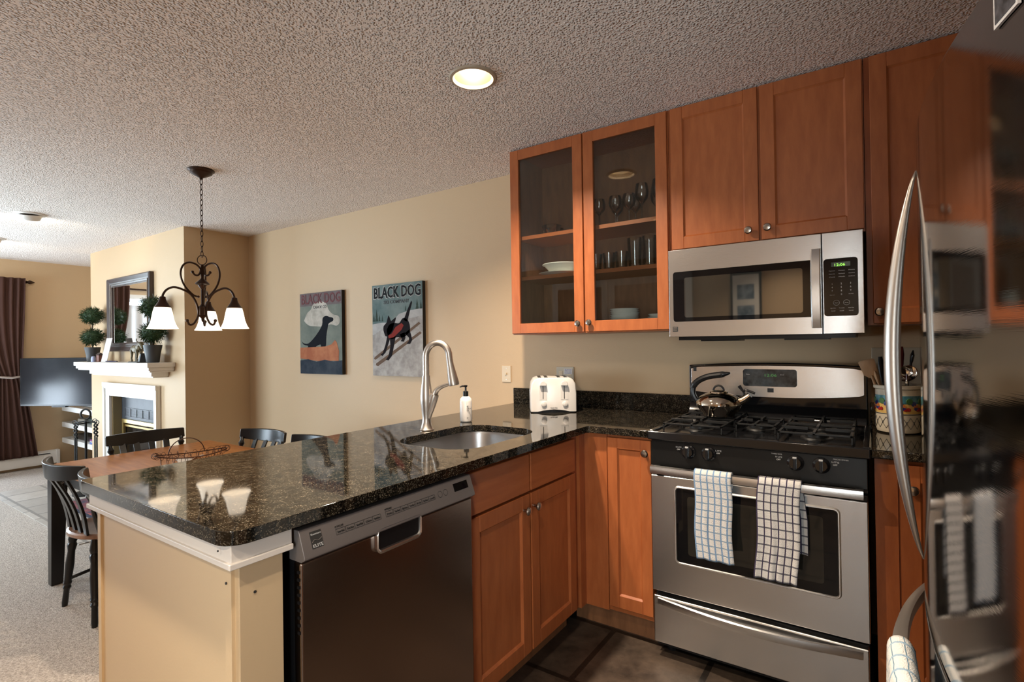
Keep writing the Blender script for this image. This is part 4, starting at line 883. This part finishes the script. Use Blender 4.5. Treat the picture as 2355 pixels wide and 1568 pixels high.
P2('sky', [(0, 0), (1, 0), (1, 1), (0, 1)], mottled('teal_sky', (.10, .15, .15), (.19, .24, .23), 6, .7, 0, .08), -.0312)
P2('far_snow', [(.40, .58), (.55, .67), (.75, .70), (1, .715), (1, .40), (.3, .40), (0, .45), (0, .57), (.2, .585)], mottled('pale_snow', (.34, .335, .33), (.46, .45, .44), 9, .7, 0, .08), -.0316)
P2('snow', [(0, 0), (1, 0), (1, .64), (.6, .60), (.25, .53), (0, .44)], mottled('grey_snow', (.28, .26, .245), (.44, .42, .40), 14, .7, 0, .08), -.0320)
tr_ = mat('pine_green', (.045, .065, .055), .9, spec=.08)
for u, v, s in ((.09, .60, .12), (.03, .60, .08), (.15, .60, .07), (.21, .60, .06), (.90, .71, .10), (.97, .71, .08), (.68, .70, .05)):
    P2('pine_tree', [(u-.28*s, v), (u+.28*s, v), (u+.12*s, v+.4*s), (u+.18*s, v+.4*s), (u+.06*s, v+.8*s), (u, v+1.1*s), (u-.06*s, v+.8*s), (u-.18*s, v+.4*s), (u-.12*s, v+.4*s)], tr_, -.0322)
SKI = mat('ski_brown', (.14, .095, .07), .9, spec=.08)
P2('ski', [(.02, .185), (.06, .175), (.96, .555), (.93, .575), (.04, .205)], SKI, -.0324)
P2('ski', [(.06, .115), (.11, .105), (.98, .455), (.95, .475), (.07, .135)], SKI, -.0324)
DB = mat('dog_black_two', (.014, .012, .014), .9, spec=.08)
def leg2(nm, pts): P2(nm, pts, DB, -.0328)
leg2('dog_body', smooth_path([(.32, .44), (.30, .50), (.36, .56), (.45, .575), (.55, .57), (.62, .62), (.70, .61), (.75, .56), (.76, .49), (.72, .45), (.62, .415), (.50, .42), (.40, .40), (.32, .44)], 3)[:-1])
leg2('dog_head', smooth_path([(.23, .50), (.235, .545), (.30, .585), (.335, .66), (.375, .61), (.40, .60), (.49, .635), (.45, .56), (.42, .50), (.36, .455), (.30, .43), (.26, .445), (.23, .50)], 2)[:-1])
leg2('dog_tail', [(.64, .60), (.71, .70), (.79, .80), (.805, .78), (.76, .69), (.71, .58)])
leg2('dog_leg', [(.31, .44), (.27, .34), (.21, .25), (.165, .235), (.20, .215), (.27, .255), (.33, .35), (.38, .43)])
leg2('dog_leg', [(.36, .43), (.37, .32), (.33, .22), (.27, .175), (.33, .17), (.40, .22), (.44, .32), (.48, .43)])
leg2('dog_leg', [(.66, .46), (.74, .41), (.74, .38), (.69, .345), (.76, .345), (.80, .385), (.78, .44), (.75, .50)])
leg2('dog_leg', [(.56, .45), (.60, .40), (.58, .375), (.64, .37), (.67, .41), (.66, .47)])
P2('vest', [(.34, .41), (.44, .42), (.60, .50), (.64, .545), (.60, .57), (.48, .53), (.40, .46), (.33, .44)], mat('vest_red', (.22, .035, .03), .9, spec=.08), -.0331)
text('lettering', 'BLACK DOG', mat('pale_letter_edge', (.42, .42, .40), .9, spec=.08), p2, (qx[0]+.011, -.0322, qx[2]+.590), (1, 0, 0), (0, 0, 1), .120, .508, bold=.006)
text('lettering', 'BLACK DOG', mat('dark_letter', (.02, .022, .025), .9, spec=.08), p2, (qx[0]+.016, -.0330, qx[2]+.592), (1, 0, 0), (0, 0, 1), .115, .498, bold=.0025)
text('lettering', 'SKI COMPANY', LABEL, p2, (qx[0]+.13, -.0330, qx[2]+.545), (1, 0, 0), (0, 0, 1), .036, .27, bold=.0006)
# ================================================================== DINING TABLE, CHAIRS, BASKET
TZ = .600
tb_ = thing('dining_table', (-2.2, -1.28, ZL), 'rectangular dining table with honey wood top and black tapered legs', 'table')
build('tabletop', MB().box(-3.068, -1.758, TZ-.028, -1.42, -.806, TZ), TABLEW, tb_, bevel=.006, seg=3)
build('apron', MB().box(-3.00, -1.70, TZ-.115, -1.49, -1.67, TZ-.028).box(-3.00, -.89, TZ-.115, -1.49, -.86, TZ-.028).box(-3.00, -1.67, TZ-.115, -2.97, -.89, TZ-.028).box(-1.52, -1.67, TZ-.115, -1.49, -.89, TZ-.028), CHAIRB, tb_, smooth=False)
for sx, sy in ((-3.062, -1.752), (-3.062, -.812), (-1.426, -1.752), (-1.426, -.812)):
    dx, dy = (1 if sx < -2 else -1), (1 if sy < -1.2 else -1)
    def q(w, z): return [(sx-.02*0, sy, z), (sx+dx*w, sy, z), (sx+dx*w, sy+dy*w, z), (sx, sy+dy*w, z)]
    build('leg', MB().rings([q(.058, ZL), q(.078, TZ-.115), q(.078, TZ-.028)]), CHAIRB, tb_, bevel=.003)
def turned(a, b, prof, n=10):
    a, b = Vector(a), Vector(b); d = b-a; return [(a+d*t) for t, r in prof], [r for t, r in prof]
LEGP = [(0, .013), (.05, .015), (.22, .014), (.25, .020), (.28, .016), (.31, .021), (.34, .017), (.55, .021), (.72, .017), (.80, .023), (.83, .017), (.87, .022), (1, .014)]
def make_chair():
    c = thing('dining_chair', (0, 0, 0), '', 'chair', 'dining chairs')
    seat = []
    out = [(.215*math.cos(a)*(1 if math.sin(a) < 0 else 1.03), .205*math.sin(a)) for a in [2*PI*k/28 for k in range(28)]]
    out = [(max(-.205, min(.205, x*1.12)), y) for x, y in out]
    build('seat', MB().rings([[(x*.93, y*.93, .425) for x, y in out], [(x, y, .433) for x, y in out], [(x, y, .448) for x, y in out], [(x*.95, y*.95, .455) for x, y in out], [(x*.6, y*.6, .447) for x, y in out]]), SEATW, c, label='brown wooden seat')
    for sx, sy in ((-1, -1), (1, -1), (-1, 1), (1, 1)):
        p, r = turned((sx*.208, (-.165 if sy < 0 else .21), 0), (sx*.14, sy*.14, .43), LEGP); build('leg', MB().tube(p, r, 12), CHAIRB, c)
    build('stretcher', MB().tube([(-.19, -.01, .17), (-.1, -.01, .172), (.1, -.01, .172), (.19, -.01, .17)], [.008, .013, .013, .008], 8).tube([(-.215, -.145, .14), (-.19, 0, .17), (-.185, .17, .16)], .009, 8).tube([(.215, -.145, .14), (.19, 0, .17), (.185, .17, .16)], .009, 8), CHAIRB, c)
    crest = []
    for k in range(17):
        t = k/16; x = -.235+.47*t; b = .075*(1-(2*t-1)**2); y = -.205-b; h = .085-.020*abs(2*t-1)**2; zt = .832+.0*b
        ang = math.radians(12); crest.append([(x, y-.010, zt-h), (x, y+.012, zt-h), (x, y+.002, zt), (x, y-.020, zt)])
    build('crest_rail', MB().rings(crest), CHAIRB, c, bevel=.005, seg=2)
    for k, x in enumerate((-.115, -.04, .04, .115)):
        t = (x*1.15+.235)/.47; yb = -.205-.075*(1-(2*t-1)**2)
        rs = []
        for j in range(9):
            s = j/8; z = .45+.315*s; y = -.165+(yb+.165)*s+.018*math.sin(PI*s); xx = x*(1+.15*s); rs.append([(xx-.019, y-.006, z), (xx+.019, y-.006, z), (xx+.019, y+.006, z), (xx-.019, y+.006, z)])
        build('slat', MB().rings(rs), CHAIRB, c, bevel=.002, seg=1)
    for s in (-1, 1):
        p, r = turned((s*.175, -.12, .44), (s*.215, -.205, .775), [(0, .012), (.3, .015), (.62, .012), (.70, .018), (.73, .012), (.78, .019), (.82, .013), (.88, .021), (.93, .013), (1, .012)])
        build('spindle', MB().tube(p, r, 10), CHAIRB, c)
    return c
ch0 = make_chair(); ch0.location = (-2.43, -1.62, ZL); ch0.rotation_euler = (0, 0, .02)
ch0['label'] = 'black slat-back chair at the near left corner of the dining table, seat visible'
dup(ch0, (-1.905, -1.62, ZL), 0, 'black slat-back chair close behind the peninsula counter, only its crest tip showing')
dup(ch0, (-2.93, -1.21, ZL), -PI/2-.08, 'black slat-back chair at the far end of the dining table in front of the fireplace')
dup(ch0, (-2.42, -.96, ZL), PI+.10, 'black slat-back chair by the wall, left of the two behind the table')
dup(ch0, (-1.90, -.95, ZL), PI-.05, 'black slat-back chair by the wall, mostly hidden by the counter edge')
# leaf-shaped wire basket
wb = thing('wire_basket', (-2.35, -1.25, TZ), 'oval brown wire basket with arched handle on the dining table', 'basket')
WR = mat('rusty_wire', (.05, .018, .008), .5, .5)
bx, by = -2.35, -1.25; bdir = Vector((.30, .95, 0)).normalized(); bs = Vector((.95, -.30, 0)).normalized(); La, Wa = .19, .085
rim = [Vector((bx, by, TZ+.045+.018*abs(math.cos(2*PI*k/32))**2))+bdir*La*math.cos(2*PI*k/32)+bs*Wa*math.sin(2*PI*k/32)*abs(math.sin(2*PI*k/32))**.3 for k in range(32)]
build('rim', MB().tube(rim, .0035, 6, closed=True), WR, wb)
co = []
for k in range(32*9):
    t = k/(32*9)*2*PI; i = int(k/9) % 32; j = (i+1) % 32; p = rim[i].lerp(rim[j], (k/9) % 1); th = t*26
    rad = Vector((p.x-bx, p.y-by, 0)).normalized(); co.append(p+Vector((0, 0, 1))*.017*math.cos(th)+rad*.017*math.sin(th))
build('coil', MB().tube(co, .0013, 4, closed=True), WR, wb)
rib = MB()
for k in range(-5, 6):
    s = k/6; e = Wa*(1-s*s)**.65; c0 = Vector((bx, by, 0))+bdir*La*s; rib.tube([c0+bs*e+Vector((0, 0, TZ+.045)), c0+bs*e*.6+Vector((0, 0, TZ+.010)), c0+Vector((0, 0, TZ+.004)), c0-bs*e*.6+Vector((0, 0, TZ+.010)), c0-bs*e+Vector((0, 0, TZ+.045))], .0013, 4)
build('ribs', rib, WR, wb)
hdl = [Vector((bx, by, TZ+.046+.095*math.sin(PI*k/16)))-bs*.07+bdir*(.095*math.cos(PI*k/16)-.02) for k in range(17)]
build('handle', MB().tube(hdl, .003, 6), WR, wb)
tag(build('paper_napkin', MB().grid(lambda u, v: ((bx-.06+.11*u, by-.08+.13*v, TZ+.014+.012*math.sin(5*u+4*v)+.02*u*v), (u, v)), 8, 8), WPLASTIC, None, solid=.001), 'folded white paper napkin lying in the wire basket', 'napkin')
# ================================================================== LIVING ROOM
# mantel, fireplace surround, firebox
mt = thing('fireplace_mantel', (-5.05, -.7, 1.05), 'white painted mantel shelf with moulded underside on the chimney breast', 'mantel')
build('shelf', MB().box(-5.95, -.81, 1.130, -4.13, -.586, 1.170).box(-5.935, -.795, 1.100, -4.145, -.586, 1.130).box(-5.92, -.78, 1.085, -4.16, -.586, 1.100), WHITE, mt, bevel=.004)
build('bed_moulding', MB().box(-5.76, -.73, 1.045, -4.26, -.586, 1.085).box(-5.74, -.71, 1.032, -4.28, -.586, 1.045), WHITE, mt, bevel=.004)
fs = thing('fireplace_surround', (-5.08, -.6, ZL), 'white painted moulded fireplace surround', 'fireplace surround')
sr = MB()
for e, y in ((0, -.622), (.05, -.612), (.10, -.606)): pass
sr.box(-5.735, -.612, ZL, FX0, -.586, .945).box(FX1, -.612, ZL, -4.435, -.586, .945).box(FX0, -.612, FZT, FX1, -.586, .945)
sr.box(-5.735, -.632, .905, -4.435, -.612, .950).box(-5.715, -.624, .885, -4.455, -.612, .905).box(-5.735, -.628, ZL, -5.695, -.612, .905).box(-4.475, -.628, ZL, -4.435, -.612, .905)
build('moulded_frame', sr, WHITE, fs, bevel=.003)
fb = thing('fireplace_insert', (-5.06, -.45, ZL), 'dark metal fireplace insert with louvred grille and brass trimmed glass', 'fireplace')
build('face_panel', MB().box(FX0+.001, -.50, .56, FX1-.001, -.48, FZT-.001).box(FX0+.001, -.50, ZL, FX0+.06, -.48, .56).box(FX1-.06, -.50, ZL, FX1-.001, -.48, .56).box(FX0+.001, -.48, ZL, FX1-.001, -.255, ZL+.02), SLATEGREY, fb, smooth=False)
build('side_trim', MB().box(FX0+.001, -.58, ZL, FX0+.012, -.50, FZT-.001), mat('dull_brass_side', (.30, .24, .13), .5, .3), fb, smooth=False)
gl = MB().box(-5.50, -.508, .585, -4.62, -.500, .592).box(-5.50, -.508, .672, -4.62, -.500, .679)
for k in range(7): gl.box(-5.50+.88*k/6-.006, -.508, .585, -5.50+.88*k/6+.006, -.500, .679)
for k in range(6): gl.box(-5.50, -.505, .600+k*.012, -4.62, -.500, .604+k*.012)
build('louvre_grille', gl, mat('grille_grey', (.07, .075, .085), .5), fb)
build('brass_frame', MB().box(-5.54, -.52, .520, -4.59, -.495, .560).box(-5.54, -.52, ZL+.10, -5.505, -.495, .52).box(-4.625, -.52, ZL+.10, -4.59, -.495, .52).box(-5.50, -.505, .480, -4.63, -.49, .502), GOLD, fb, bevel=.002)
build('glass_front', MB().box(-5.505, -.492, ZL+.02, -4.625, -.488, .52), BGLASS, fb, smooth=False)
# mirror over the mantel
mr = thing('framed_mirror', (-5.04, -.6, 1.28), 'rectangular mirror with wide dark wood frame above the mantel', 'mirror')
MRX0, MRX1, MRZ0, MRZ1 = -5.595, -4.560, 1.275, 2.030
FRM = wood('dark_frame_wood', (.03, .018, .016), (.06, .035, .03), .3)
def mring(d, y): return [(MRX0+d, y, MRZ0+d), (MRX1-d, y, MRZ0+d), (MRX1-d, y, MRZ1-d), (MRX0+d, y, MRZ1-d)]
build('frame', MB().rings([mring(0, -.586), mring(0, -.622), mring(.012, -.630), mring(.045, -.616), mring(.075, -.612), mring(.088, -.606), mring(.088, -.592)], cap=False), FRM, mr, smooth=False)
bd_ = MB()
for d in (.060, .082):
    a = mring(d, -.6165 if d < .07 else -.611)
    bd_.tube(a, .0035, 6, closed=True)
build('beaded_trim', bd_, KNOBM, mr, label='fine silver beading on the frame')
build('glass', MB().box(MRX0+.085, -.600, MRZ0+.085, MRX1-.085, -.594, MRZ1-.085), MIRROR, mr, smooth=False)
# topiaries
def topiary(x, y, z, s, label):
    t = thing('topiary_plant', (x, y, z), label, 'plant')
    build('pot', MB().lathe([(.045*s, 0), (.048*s, .004), (.056*s, .07*s), (.068*s, .135*s), (.070*s, .150*s), (.064*s, .150*s), (.060*s, .135*s), (.002, .130*s)]+[], (x, y, z), 28), POT, t)
    build('stem', MB().tube([(x, y, z+.13*s), (x+.004, y, z+.30*s), (x-.003, y, z+.55*s)], .007*s, 8), mat('twig_brown', (.10, .06, .035), .8), t)
    for cz, r in ((.255*s, .112*s), (.475*s, .112*s)):
        m = MB(); rnd = random.Random(int(x*100+cz*1000))
        for k in range(1500):
            d = Vector((rnd.gauss(0, 1), rnd.gauss(0, 1), rnd.gauss(0, 1))).normalized(); sq = Vector((1, 1, .88))
            a = Vector((x, y, z+cz)) + Vector((d.x*sq.x, d.y*sq.y, d.z*sq.z))*r*rnd.uniform(.45, .86)
            dd = (d+Vector((rnd.uniform(-.6, .6), rnd.uniform(-.6, .6), rnd.uniform(-.6, .6)))).normalized(); L = r*rnd.uniform(.18, .34); w = dd.cross(Vector((rnd.random(), rnd.random(), rnd.random()))).normalized()*r*.028
            i = [m.pt(a-w), m.pt(a+w), m.pt(a+dd*L+w*.2), m.pt(a+dd*L-w*.2)]; m.f.append(tuple(i))
        m.ball((x, y, z+cz), (r*.72, r*.72, r*.62), 14)
        build('foliage', m, LEAF, t, smooth=False)
    return t
topiary(-5.76, -.70, 1.170, 1.02, 'double-ball topiary in grey pot at the left end of the mantel')
topiary(-4.30, -.70, 1.170, 1.06, 'double-ball topiary in grey pot at the right end of the mantel')
# small things on the mantel
tag(build('paper_sheet', MB().rings([[(-5.42+a, -.735+b*.05, 1.171+b*.24) for a, b in ((0, 0), (.15, 0), (.15, 1), (0, 1))], [(-5.42+a, -.732+b*.05, 1.171+b*.24) for a, b in ((0, 0), (.15, 0), (.15, 1), (0, 1))]]), WPLASTIC, None, smooth=False), 'tall white printed sheet standing against the mirror on the mantel', 'paper')
sg = thing('candle_holder', (-5.66, -.70, 1.170), 'small carved wooden ornament beside the left topiary', 'ornament')
sg.location = (-5.58, -.70, 1.17)
build('house', MB().box(-5.60, -.72, 1.170, -5.53, -.68, 1.240), mat('reddish_wood', (.16, .06, .04), .5), sg, bevel=.004)
build('roof', MB().rings([[(x, -.725, 1.240), (x, -.675, 1.240), (x, -.70, 1.265)] for x in (-5.605, -5.525)]), mat('dark_roof', (.05, .03, .025), .6), sg)
build('front_jar', MB().lathe([(.02, 0), (.022, .03), (.016, .055), (.004, .06)], (-5.625, -.735, 1.17), 14), mat('blue_white_china', (.35, .40, .60), .3), sg)
# bronze animal figurine
an = thing('animal_figurine', (-4.52, -.70, 1.170), 'small bronze bull figurine standing on a dark rock base', 'figurine')
AB = mottled('aged_bronze', (.06, .045, .02), (.20, .15, .07), 70, .5)
ax_, ay_, az_ = -4.60, -.72, 1.178
m = MB().ball((ax_, ay_, az_+.115), (.070, .030, .036), 14).ball((ax_+.060, ay_, az_+.135), (.036, .026, .034), 12).ball((ax_-.055, ay_, az_+.118), (.030, .026, .033), 12)
m.tube([(ax_+.075, ay_, az_+.150), (ax_+.105, ay_, az_+.165), (ax_+.128, ay_, az_+.140), (ax_+.138, ay_, az_+.115)], [.026, .022, .017, .010], 10)
for lx, ly in ((-.060, -.016), (-.050, .016), (.050, -.014), (.062, .014)): m.tube([(ax_+lx, ay_+ly, az_+.11), (ax_+lx+.006, ay_+ly, az_+.065), (ax_+lx-.006, ay_+ly, az_+.030), (ax_+lx+.004, ay_+ly, az_+.0)], [.018, .011, .008, .010], 8)
m.tube([(ax_-.082, ay_, az_+.125), (ax_-.095, ay_, az_+.09), (ax_-.092, ay_, az_+.06)], [.006, .004, .007], 6)
build('animal_body', m, AB, an)
build('horns', MB().tube(smooth_path([(ax_+.108, ay_-.015, az_+.175), (ax_+.105, ay_-.035, az_+.190), (ax_+.115, ay_-.040, az_+.210)]), .004, 6).tube(smooth_path([(ax_+.108, ay_+.015, az_+.175), (ax_+.105, ay_+.035, az_+.190), (ax_+.115, ay_+.040, az_+.210)]), .004, 6), AB, an)
build('rock_base', MB().prism([(ax_-.10, ay_-.035), (ax_+.13, ay_-.045), (ax_+.17, ay_+.02), (ax_+.02, ay_+.045), (ax_-.10, ay_+.03)], 1.1702, az_+.001), POT, an, bevel=.003)
build('rock_outcrop', MB().rings([[(ax_+.10, ay_-.03, az_), (ax_+.16, ay_-.035, az_), (ax_+.165, ay_+.02, az_), (ax_+.11, ay_+.02, az_)], [(ax_+.12, ay_-.02, az_+.06), (ax_+.155, ay_-.02, az_+.08), (ax_+.155, ay_+.01, az_+.08), (ax_+.12, ay_+.01, az_+.06)]]), POT, an, bevel=.004)
tag(build('pocket_knife', MB().tube([(-5.17, -.77, 1.179), (-5.05, -.77, 1.180), (-4.92, -.765, 1.179)], [.006, .009, .005], 10, flat=(1.5, .8)), mat('dark_blue_handle', (.03, .03, .07), .3), None), 'long dark slim lighter lying on the mantel before the mirror', 'lighter')
tag(build('greeting_card', MB().box(-4.47, -.655, 1.1705, -4.33, -.652, 1.245), WPLASTIC, None, smooth=False), 'white card propped behind the bronze figurine', 'card')
# television on its arm
tv = thing('television', (-6.7, -.75, .67), 'black flat television on a wall arm beside the curtain', 'television')
a = Vector((-7.10, -.985, 0)); d = Vector((.885, .465, 0)).normalized(); nrm = Vector((d.y, -d.x, 0)); Wv = 1.0
TVM = Matrix(((d.x, -nrm.x, 0, a.x), (d.y, -nrm.y, 0, a.y), (0, 0, 1, .655), (0, 0, 0, 1)))
build('housing', MB(TVM).box(0, .0, 0, Wv, .045, .555), BLACKM, tv, bevel=.006)
build('screen', MB(TVM).box(.012, -.002, .022, Wv-.012, .002, .545), mat('tv_screen', (.003, .003, .005), .2, ior=1.35), tv, smooth=False)
build('sensor_bar', MB(TVM).box(.42, -.01, -.012, .60, .03, 0), BLACKM, tv, bevel=.003)
build('wall_arm', MB(TVM).box(.45, .045, .22, .55, .16, .34).tube([(.5, .15, .28), (.5, .60, .28)], .02, 8), BLACKM, tv)
# corner shelves and things on them
SHX0, SHX1 = -7.305, -6.18
shz = [(.545, .605), (.345, .405), (.150, .210)]
for i, (z0, z1) in enumerate(shz):
    tag(build('alcove_shelf', MB().box(SHX0, -.55, z0, SHX1, -.005, z1), WHITE, None, bevel=.003), ['topmost', 'middle', 'lowest'][i]+' white floating shelf in the alcove beside the chimney', 'shelf', 'white alcove shelves')
tag(build('speaker_bar', MB().box(-6.95, -.45, .607, -6.30, -.35, .640), mat('pale_grey_plastic', (.45, .43, .40), .5), None, bevel=.01), 'pale bar shaped device on the top alcove shelf', 'device')
tag(build('cable_box', MB().box(-6.75, -.45, .407, -6.35, -.25, .470), mat('dark_green_box', (.02, .04, .035), .4), None, bevel=.006), 'dark green box on the middle alcove shelf', 'device')
tag(build('grey_case', MB().box(-7.0, -.48, .407, -6.78, -.32, .458), mat('warm_grey_case', (.30, .26, .21), .6), None, bevel=.01), 'warm grey rounded case on the middle alcove shelf', 'case')
tag(build('media_player', MB().box(-7.02, -.50, .212, -6.45, -.22, .272), BLACKM, None, bevel=.012), 'flat black media player on the lowest alcove shelf', 'media player')
for i, c in enumerate(((.10, .16, .45), (.50, .50, .55), (.30, .08, .25))):
    tag(build('dvd_case', MB().box(-6.42, -.535, .211+i*.017, -6.27, -.40, .226+i*.017), mat('case_colour_%d' % i, c, .3), None, bevel=.002), ['blue lowest', 'grey middle', 'purple topmost'][i]+' disc case of the small pile on the lowest shelf', 'disc case', 'disc cases')
# fireplace tool set
ft = thing('fireplace_tools', (-5.28, -.90, ZL), 'black iron fireplace tool stand with ring top and hanging tools', 'fireplace tools')
tx, ty = -5.30, -.90
build('stand', MB().lathe([(.11, .006), (.11, .02), (.09, .03), (.012, .035)], (tx, ty, ZL), 24).tube([(tx, ty, ZL+.03), (tx, ty, .60)], .011, 8), IRON, ft)
build('ring_top', MB().tube([(tx+.048*math.cos(a)*.82, ty+.048*math.cos(a)*.56, .665+.048*math.sin(a)) for a in [-PI/2+2*PI*k/20 for k in range(19)]], .009, 8), IRON, ft)
build('cross_arm', MB().tube([(tx-.09, ty-.06, .580), (tx, ty, .60), (tx+.09, ty+.06, .580)], .007, 8).tube([(tx-.06, ty+.09, .580), (tx+.06, ty-.09, .580)], .007, 8), IRON, ft)
for k, (ox, oy, nm) in enumerate(((-.09, -.06, 'poker'), (.09, .06, 'shovel'), (-.06, .09, 'brush'), (.06, -.09, 'tongs'))):
    c = (tx+ox, ty+oy)
    m = MB().tube([(c[0]+.02*math.cos(a), c[1]+.012*math.cos(a), .585+.02*math.sin(a)) for a in [2*PI*j/12 for j in range(12)]], .004, 6, closed=True)
    m.tube([(c[0]+.006*math.cos(j*1.4), c[1]+.006*math.sin(j*1.4), .565-j*.008) for j in range(16)], .008, 6).tube([(c[0], c[1], .44), (c[0], c[1], .08)], .007, 6)
    if nm == 'shovel': m.box(c[0]-.05, c[1]-.006, -.04, c[0]+.05, c[1]+.006, .09)
    if nm == 'brush': m.lathe([(.02, .09), (.04, .06), (.045, -.05), (.003, -.05)], (c[0], c[1], 0), 12)
    build(nm, m, IRON, ft)
# curtain with rod, tieback and sheer
cu = thing('window_curtain', (-7.2, -1.15, .05), 'dark brown curtain panel tied back beside the west window', 'curtain')
def curt(u, v):
    z = 2.155-2.115*v
    if v < .55: s = v/.55; yr = -.905-.035*s**1.5; yl = -1.36+.22*s**2.2
    else: s = (v-.55)/.45; yr = -.94+.135*s**.8-.0; yl = -1.14-.03*s
    w = yr-yl; y = yl+w*u; x = -7.215+.022*math.sin(u*2*PI*6+.9*math.sin(v*3)+1.3*math.sin(u*7))*(.45+.55*abs(v-.55)/.55)
    return (x, y, z), (u, v)
build('panel', MB().grid(curt, 120, 40), CURT, cu, solid=.004)
build('tieback', MB().tube([(-7.27, -.90, 1.02), (-7.17, -.93, .998), (-7.155, -1.04, .985), (-7.17, -1.15, 1.0), (-7.27, -1.22, 1.10)], .012, 8), mat('rope_grey', (.35, .28, .24), .9), cu, label='twisted pale rope tieback')
rd_ = thing('curtain_rod', (-7.25, -2.3, 2.1), 'dark curtain rod with pointed finial on the west wall', 'curtain rod')
build('pole', MB().tube([(-7.245, -3.8, 2.115), (-7.245, -.895, 2.115)], .012, 10), BRONZE, rd_)
build('finial', MB().lathe([(.010, 0), (.020, .006), (.012, .014), (.024, .035), (.022, .050), (.010, .070), (.002, .085)], (-7.245, -.895, 2.115), 14, (0, 1, 0)), BRONZE, rd_)
sh = tag(build('sheer_curtain', MB().grid(lambda u, v: ((-7.275+.012*math.sin(u*40), -1.95+.83*u, 1.9-1.72*v), (u, v)), 60, 10), SHEER, None, solid=.002), 'white sheer curtain hanging behind the brown one', 'curtain')
cu2 = dup(cu, (-7.2, -3.55, .05), 0, 'dark brown curtain panel at the far side of the west window')
# baseboard heater
ht = thing('baseboard_heater', (-7.26, -2, ZL), 'white metal baseboard heater along the west wall', 'heater')
build('cover', MB().rings([[(-7.309, y, -.095), (-7.245, y, -.085), (-7.235, y, .01), (-7.250, y, .055), (-7.309, y, .075)] for y in (-3.6, -.60)]), WHITE, ht, bevel=.003)
build('end_cap', MB().box(-7.309, -.62, -.10, -7.230, -.588, .078), WHITE, ht, bevel=.004)
build('air_slot', MB().box(-7.248, -3.5, .036, -7.2375, -.68, .046), LABEL, ht)
# hearth rug
RG = mottled('rug_dark_pattern', (.04, .035, .07), (.30, .07, .06), 11, 1, .3)
rug = thing('hearth_rug', (-4.8, -1.0, ZL), 'dark blue and red patterned rug on the hearth tiles', 'rug')
build('pile', MB().box(-5.07, -1.13, ZL+.007, -4.03, -.72, ZL+.016), RG, rug, bevel=.003)
build('border', MB().box(-5.10, -1.16, ZL+.0065, -4.0, -.69, ZL+.012), mat('navy_border', (.02, .025, .05), 1), rug, bevel=.002)
# framed pictures on the kitchen end wall, seen in the microwave glass
pf = thing('framed_pictures', (-.15, -4.46, 1.6), 'tall dark frame with two small pictures on the kitchen end wall', 'picture')
build('frame', MB().box(-.35, -4.499, 1.15, .05, -4.47, 2.07), BLACKM, pf, smooth=False)
build('mat_board', MB().box(-.32, -4.469, 1.18, .02, -4.466, 2.04), CHINA, pf, smooth=False)
for z in (1.28, 1.52, 1.76): build('picture', MB().box(-.26, -4.466, z, -.04, -4.463, z+.17), mottled('blue_photo', (.08, .14, .2), (.35, .42, .5), 9, .4, 0), pf, smooth=False)

# sofa under the west window, seen only as a reflection in the television
sf = thing('sofa', (-6.4, -3.3, ZL), 'dark purple fabric sofa under the west window', 'sofa')
SFM = mat('dark_plum_fabric', (.045, .018, .03), .9)
build('base', MB().box(-6.95, -4.5, ZL+.06, -6.0, -2.3, .28), SFM, sf, bevel=.04, seg=3)
build('backrest', MB().box(-7.0, -4.5, .20, -6.72, -2.1, .95), SFM, sf, bevel=.06, seg=3)
for y in (-4.5, -2.5): build('armrest', MB().box(-6.98, y, ZL+.06, -6.0, y+.2, .48), SFM, sf, bevel=.05, seg=3)
for y in (-4.28, -3.38): build('seat_cushion', MB().box(-6.72, y, .26, -6.0, y+.87, .38), SFM, sf, bevel=.04, seg=3)
for x in (-6.9, -6.1):
    for y in (-4.4, -2.4): build('foot', MB().box(x, y-.03, ZL, x+.05, y+.03, ZL+.07), CHAIRB, sf)
